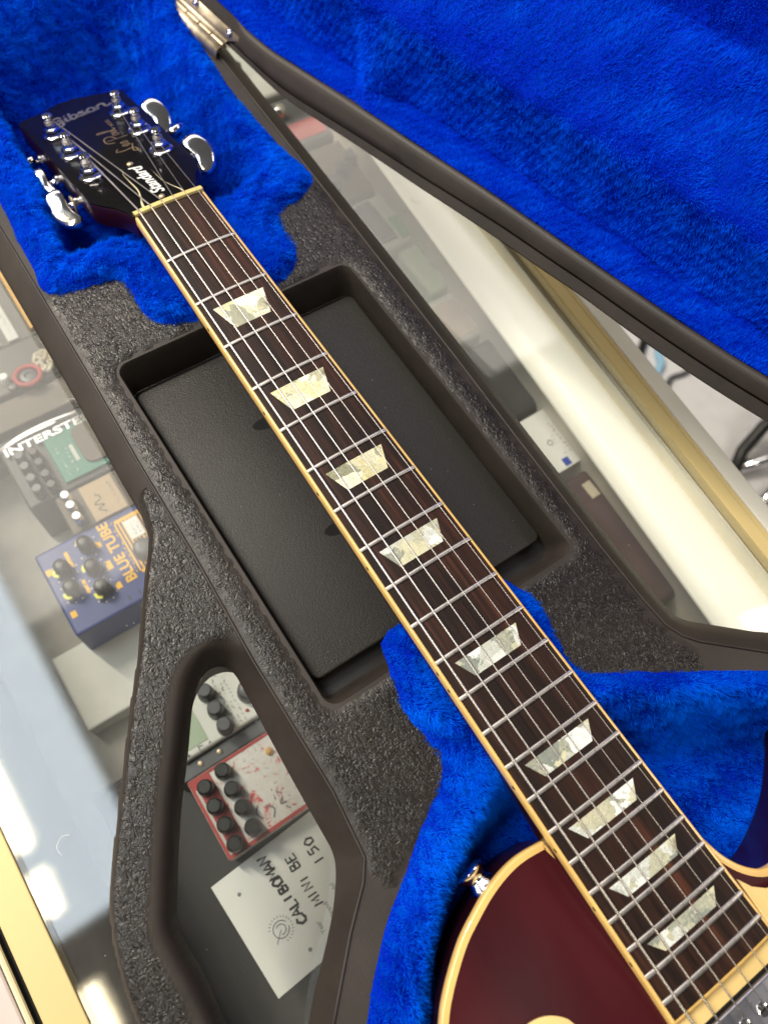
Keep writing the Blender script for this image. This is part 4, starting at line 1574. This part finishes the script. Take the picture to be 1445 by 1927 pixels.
G = [[(.82, .78), (.55, 1.0), (.18, .85), (.05, .45), (.25, .08), (.62, .1), (.72, .5), (.45, .48)], [(.72, .5), (.70, -.15), (.55, -.42), (.18, -.42)],
     [(1.05, .62), (1.0, .05), (1.2, .02)], [(1.06, .82), (1.07, .95)], [(1.42, 1.05), (1.36, .04), (1.66, .02), (1.8, .3), (1.66, .58), (1.42, .52)],
     [(2.36, .58), (2.08, .6), (2.02, .4), (2.34, .26), (2.3, .03), (1.96, .02)], [(2.7, .02), (2.56, .3), (2.7, .6), (2.95, .6), (3.06, .3), (2.92, .02), (2.7, .02)],
     [(3.28, .02), (3.3, .62)], [(3.3, .42), (3.52, .64), (3.76, .55), (3.8, .12), (3.98, .0), (4.25, .22)], [(1.2, .02), (1.36, .04)], [(1.7, .03), (1.96, .02)], [(2.3, .03), (2.7, .02)], [(2.92, .03), (3.28, .02)]]
sub('logo_inlay', strokes_mesh([[(x * 10.3, y * 9.5 + 0.9 * x) for x, y in p] for p in G], 2.0, FM(-20.0, 143)), 'champagne_inlay', head)
LP = [[(.95, .95), (.6, 1.15), (.48, .7), (.52, .1), (.22, -.1), (.02, .08), (.3, .16), (1.05, -.1)], [(.98, .22), (1.24, .34), (1.15, .52), (.99, .33), (1.1, .06), (1.38, .2)],
      [(1.38, .2), (1.58, .48), (1.64, .15), (1.45, .02)], [(2.28, -.3), (2.34, 1.1)], [(1.85, .75), (2.1, 1.2), (2.75, 1.15), (2.86, .72), (2.34, .45)],
      [(3.04, .45), (2.84, .4), (2.84, .1), (3.03, .1), (3.1, .45), (3.12, .1)], [(3.12, .1), (3.24, .45), (3.28, .1), (3.44, .1), (3.5, .45), (3.54, .1)], [(3.54, .1), (3.8, 1.05), (3.66, 1.2), (3.64, .1), (3.95, .12)]]
sub('signature_inlay', strokes_mesh([[(x * 10.2, y * 10) for x, y in p] for p in LP], .8, FU(11.5, 73)), 'gold_inlay', head)
sub('model_inlay', text_mesh('MODEL', 3.6, FU(12.6, 115.5), weight=0.04, width=11), 'gold_inlay', head)
# truss rod cover
tc = smooth_poly([(-13.5, 3.4), (-12.8, 9), (-10.2, 17), (-8.2, 26), (-8.0, 38), (-7.6, 50), (-4.5, 58), (0, 60), (4.5, 58), (7.6, 50), (8.0, 38), (8.2, 26), (10.2, 17), (12.8, 9), (13.5, 3.4)], False, 4)
o = sub('truss_cover_edge', prism_mesh(tc * np.array([1.0, 1.0]), 0.05, .9, 0, HM), 'ivory_edge', head)
tci = np.array([(x * (0.90 + .085 * min(1, max(0, (s - 12) / 36))), 3.6 + (s - 3.4) * .992) for x, s in tc])
sub('truss_cover', prism_mesh(tci, .9, 1.5, .2, HM), 'black_lacquer', head)
sub('cover_lettering', text_mesh('Standard', 10.5, FU(4.2, 12.5, 1.62), shear=.32, weight=.22, width=39), 'white_print', head)
for s in (8.3, 56.5):
    o = sub('cover_screw', lathe_mesh([(2.1, 1.5), (2.0, 2.0), (1.2, 2.5), (.3, 2.6)], 14, FM(0, s, 0)), 'gold_inlay', head)
    shade_auto(o, 50)

# tuners
bean = smooth_poly([(-1.5, -11), (3.5, -13.2), (10, -11), (15, -3), (15, 5), (10.5, 12.3), (4, 13.4), (-.6, 11), (-.2, 5.5), (1.0, 0), (.2, -5.5)], True, 3)
POST = [(62.5, 0), (97, 1), (130.5, 2)]
for side in (-1, 1):
    for s, k in POST:
        x = side * 23.3
        tn_ = bpy.data.objects.new('tuner', None)
        col.objects.link(tn_)
        tn_.parent = gtr
        tn_.matrix_parent_inverse = par_inv(tn_.parent)

        def tp(name, me, mat='chrome', deg=40):
            q = link(name, me, mat, None)
            q.parent = tn_
            q.matrix_parent_inverse = par_inv(q.parent)
            shade_auto(q, deg)
            return q
        Mt = HM @ Matrix.Translation((x, s, 0))
        tp('washer', lathe_mesh([(7.6, .05), (7.6, .7), (7.0, 1.3), (5.4, 1.5), (4, 1.5)], 26, Mt))
        tp('hex_bushing', lathe_mesh([(5.6, 1.3), (5.6, 4.0), (4.9, 5.0), (3.7, 5.3), (3.5, 6.6)], 6, Mt), deg=20)
        tp('post', lathe_mesh([(3.1, 5), (3.1, 6.6), (2.5, 7.4), (2.35, 10.0), (2.5, 10.8), (3.2, 11.4), (3.5, 12.6), (3.0, 13.6), (1.2, 14.1)], 20, Mt))
        # button on its shaft, under the head
        Ms = HM @ Matrix.Translation((side * 32.5, s, -12.5))
        Rb = Ms @ Matrix.Rotation(math.radians(90 * side), 4, 'Y')
        tp('shaft', lathe_mesh([(4.6, -1.5), (4.6, 2), (3.6, 2.4), (3.6, 4.2), (4.2, 4.6), (4.2, 6.2), (3.0, 6.6), (2.2, 8), (2.2, 10)], 18, Rb))
        if side == -1 and k == 0:
            tp('brass_washer', lathe_mesh([(5.4, 6.9), (5.4, 7.8), (3, 7.9)], 20, Rb), 'worn_brass')
        rot = {(-1, 0): 43, (-1, 1): 34, (-1, 2): -40, (1, 0): 41, (1, 1): -46, (1, 2): 43}[(side, k)]
        Mb = HM @ Matrix.Translation((side * 41.5, s, -12.5)) @ Matrix.Rotation(math.radians(-15), 4, 'Y') @ Matrix.Rotation(math.radians(rot), 4, 'X') @ Matrix.Scale(side, 4, (1, 0, 0))
        bc = bean.mean(0)
        rails = []
        for f, w in ((.02, 3.15), (.55, 3.1), (.80, 2.85), (.92, 2.2), (.98, 1.2), (1.0, 0), (.98, -1.2), (.92, -2.2), (.80, -2.85), (.02, -3.1)):
            rails.append([(bc[0] + (q[0] - bc[0]) * f, bc[1] + (q[1] - bc[1]) * f, w) for q in bean])
        tp('button', loft_mesh(rails, closed=True, M=Mb), 'chrome', 60)

# strings: over the nut and up to their posts
xn = [-17.9, -10.8, -3.6, 3.6, 10.8, 17.9]
x22 = [-23.0, -14.0, -4.7, 4.7, 14.0, 23.0]
gauge = [.62, .47, .35, .24, .19, .16]
posts = [(-1, 0), (-1, 1), (-1, 2), (1, 2), (1, 1), (1, 0)]
for i in range(6):
    sd, k = posts[i]
    s_ = POST[k][0]
    pw = 9.3
    px = sd * 23.3 - sd * 2.4
    end = HM @ Vector((px, s_ - 1.5, pw))
    yb_ = -490
    slope = (x22[i] - xn[i]) / (fy(22) - 3)
    xb = xn[i] + slope * (yb_ - 3)
    path = [(xb, yb_, 3.6 + .2), (xn[i] + slope * (-250 - 3), -250, crown(xn[i]) + 2.9), (xn[i], 1.6, crown(xn[i]) + 1.75), (xn[i], 4.6, crown(xn[i]) + 1.2), tuple(end)]
    st_ = [np.array(p) for p in path]
    fine = []
    for a, b in zip(st_[:-1], st_[1:]):
        fine += [a + (b - a) * t for t in np.linspace(0, 1, 8, endpoint=False)]
    fine.append(st_[-1])
    # wraps round the post
    base = HM @ Matrix.Translation((sd * 23.3, s_, 0))
    a0 = math.atan2(-1.5, -sd * 2.4)
    wraps = []
    for q in range(34):
        a = a0 + sd * q * .55
        wraps.append(np.array(base @ Vector((2.9 * math.cos(a), 2.9 * math.sin(a), pw - q * .06)))[:3])
    so = link('string', tube_mesh(np.array(fine + wraps), gauge[i], 8), 'string_steel', gtr, smooth=True)

# ---- body
out = [(-25.5, -382), (-38, -380.4), (-48, -381), (-59, -383.6), (-70, -387.9), (-78, -391.6), (-86.4, -397), (-95, -403.6), (-102, -410.5), (-118, -430), (-130, -455), (-135, -485), (-128, -530), (-123, -560), (-130, -600), (-155, -650), (-165, -700), (-155, -760), (-110, -805), (-40, -820), (40, -820), (110, -805), (155, -760), (165, -700), (155, -650), (130, -600), (119, -555), (122, -510), (138, -470), (146, -440), (143, -416), (132, -403), (121, -409), (110, -420.5), (94, -433), (78, -441), (62, -446), (50, -446), (42, -440.5), (36.5, -431.5), (33.5, -420), (30.5, -408)]
out = smooth_poly(out, False, 5)
out = np.vstack([out, [(28, -400), (0, -396), (-24, -390)]])
ZB, ZT = -64.0, -14.0


def top_z(P):
    d = dist(P, out)
    return ZT + 0.3 + 7.4 * sstep((d - 4) / 62.0)


bo = resample(out, 3.5)
tn = np.roll(bo, -1, 0) - np.roll(bo, 1, 0)
tn /= np.linalg.norm(tn, axis=1)[:, None]
inn = np.column_stack([-tn[:, 1], tn[:, 0]])
if poly_area(bo) < 0:
    inn = -inn


def ring_at(d, zv):
    return [(p[0] + n[0] * d, p[1] + n[1] * d, zv) for p, n in zip(bo, inn)]


body = link('body', loft_mesh([ring_at(5, ZB), ring_at(1.2, ZB + 1.2), ring_at(0, ZB + 5), ring_at(0, ZT - 6.3)][::1], closed=True), 'dark_wine_lacquer', gtr, smooth=True)
o = sub('body_binding', loft_mesh([ring_at(-.02, ZT - 6.3), ring_at(-.05, ZT - .8), ring_at(.5, ZT - .1), ring_at(1.2, ZT), ring_at(3.4, ZT + .12)], closed=True), 'aged_binding', body)
shade_auto(o, 50)
o['label'] = 'yellowed binding round the body edge'
inner = np.array([(p[0] + n[0] * 3.2, p[1] + n[1] * 3.2) for p, n in zip(bo, inn)])
V2, F = patch(resample(inner, 6), [], 7)
sub('carved_top', np_mesh(np.column_stack([V2, top_z(V2)]), F), 'wine_red_lacquer', body, True)
# heel block under the end of the board
link('neck_tongue', prism_mesh([(-26.5, -376), (26.5, -376), (28.3, -459), (-28.3, -459)], -20, -5.5), 'wine_red_lacquer', gtr)
# pickup ring, pickup and its screws
link('pickup_ring', prism_mesh([(-44, -461.2), (44, -461.2), (44, -506), (-44, -506)], -9, -2.6, .8), 'cream_plastic', gtr)
pk = link('pickup', prism_mesh(round_rect(-35, 35, -503, -468.6, 3), -8, -.8, 1.2, seg=3), 'pickup_nickel', gtr)
shade_auto(pk, 40)
link('pickup_slot', prism_mesh(round_rect(-36.5, 36.5, -504, -467.2, 3), -7, -2.45), 'black_dot', gtr)
for i in range(6):
    x = -24.5 + i * 9.8
    o = sub('pole_screw', lathe_mesh([(2.7, -.85), (2.6, -.3), (1.8, .05), (.4, .15)], 18, Matrix.Translation((x, -476.5, 0))), 'chrome', pk)
    shade_auto(o, 40)
    sub('screw_slot', box_mesh(-2.3, 2.3, -.32, .32, -.3, .19, M=Matrix.Translation((x, -476.5, 0)) @ Matrix.Rotation(.5 + i * .9, 4, 'Z')), 'black_dot', pk)
# pickguard on the treble side
pgp = [(30.2, -438), (33.5, -443.6), (38.5, -447.8), (47, -450), (62, -456), (80, -475), (92, -510), (60, -560), (46, -560), (44.5, -508), (44.5, -460.8), (29.2, -460.8)]
link('pickguard', prism_mesh(pgp, -4.6, -2.9, .4), 'cream_plastic', gtr)
# switch plate
o = link('switch_plate', lathe_mesh([(18, -9.4), (18, -7.9), (17.3, -7.4), (6.2, -7.4)], 48, Matrix.Translation((-75, -447, 0))), 'cream_plastic', gtr)
shade_auto(o, 40)
# strap button on the shoulder
Mb = frame((-57, -382.5, -27), (1, 0, 0), (0, 0, 1))
if Mb.col[2][1] < 0:
    Mb = frame((-57, -382.5, -27), (-1, 0, 0), (0, 0, 1))
Mb = Matrix.Translation((-57, -382.5, -27)) @ Matrix.Rotation(math.radians(12), 4, 'Z') @ Matrix.Translation((57, 382.5, 27)) @ Mb
o = link('strap_button', lathe_mesh([(6.4, -3), (6.4, .6), (5.0, 2.2), (4.7, 3.8), (5.6, 5.4), (6.9, 6.6), (7.0, 7.8), (5.6, 8.9), (1, 9.3)], 24, Mb), 'chrome', gtr)
shade_auto(o, 50)


# ---- dust flakes and lint on the glass and on the accessory lid
r_ = random.Random(23)
V, F = [], []


def flake(x, y, z, sz):
    a = r_.uniform(0, 6.28)
    k = len(V)
    for q in range(4):
        V.append((x + sz * math.cos(a + q * 1.57) * r_.uniform(.5, 1), y + sz * math.sin(a + q * 1.57) * r_.uniform(.5, 1), z + r_.uniform(.05, .25)))
    F.append((k, k + 1, k + 2, k + 3))


for i in range(420):
    x, y = r_.uniform(-230, 205), r_.uniform(-480, 250)
    flake(x, y, ZG, r_.uniform(.12, .38))
for i in range(90):
    flake(r_.uniform(-66, 75), r_.uniform(-262, -76), ZP - 16, r_.uniform(.08, .22))


def lint(pts, z):
    q = smooth_poly(pts, False, 5)
    t = np.gradient(q, axis=0)
    t /= np.linalg.norm(t, axis=1)[:, None] + 1e-9
    k = len(V)
    for p, d in zip(q, t):
        V.append((p[0] - d[1] * .14, p[1] + d[0] * .14, z + .2))
        V.append((p[0] + d[1] * .14, p[1] - d[0] * .14, z + .2))
    for i in range(len(q) - 1):
        F.append((k + 2 * i, k + 2 * i + 1, k + 2 * i + 3, k + 2 * i + 2))
for i in range(26):
    x, y, a = r_.uniform(-228, 190), r_.uniform(-470, 120), r_.uniform(0, 6.28)
    L = r_.uniform(3, 10)
    lint([(x, y), (x + L * .4 * math.cos(a), y + L * .4 * math.sin(a)), (x + L * .8 * math.cos(a + .6), y + L * .8 * math.sin(a + .6)), (x + L * math.cos(a + 1.1), y + L * math.sin(a + 1.1))], ZG)
dust = link('dust', mesh(V, F), 'pale_grey')
dust['kind'] = 'stuff'
dust['label'] = 'pale dust flakes and lint lying on the counter glass'
dust['category'] = 'dust'
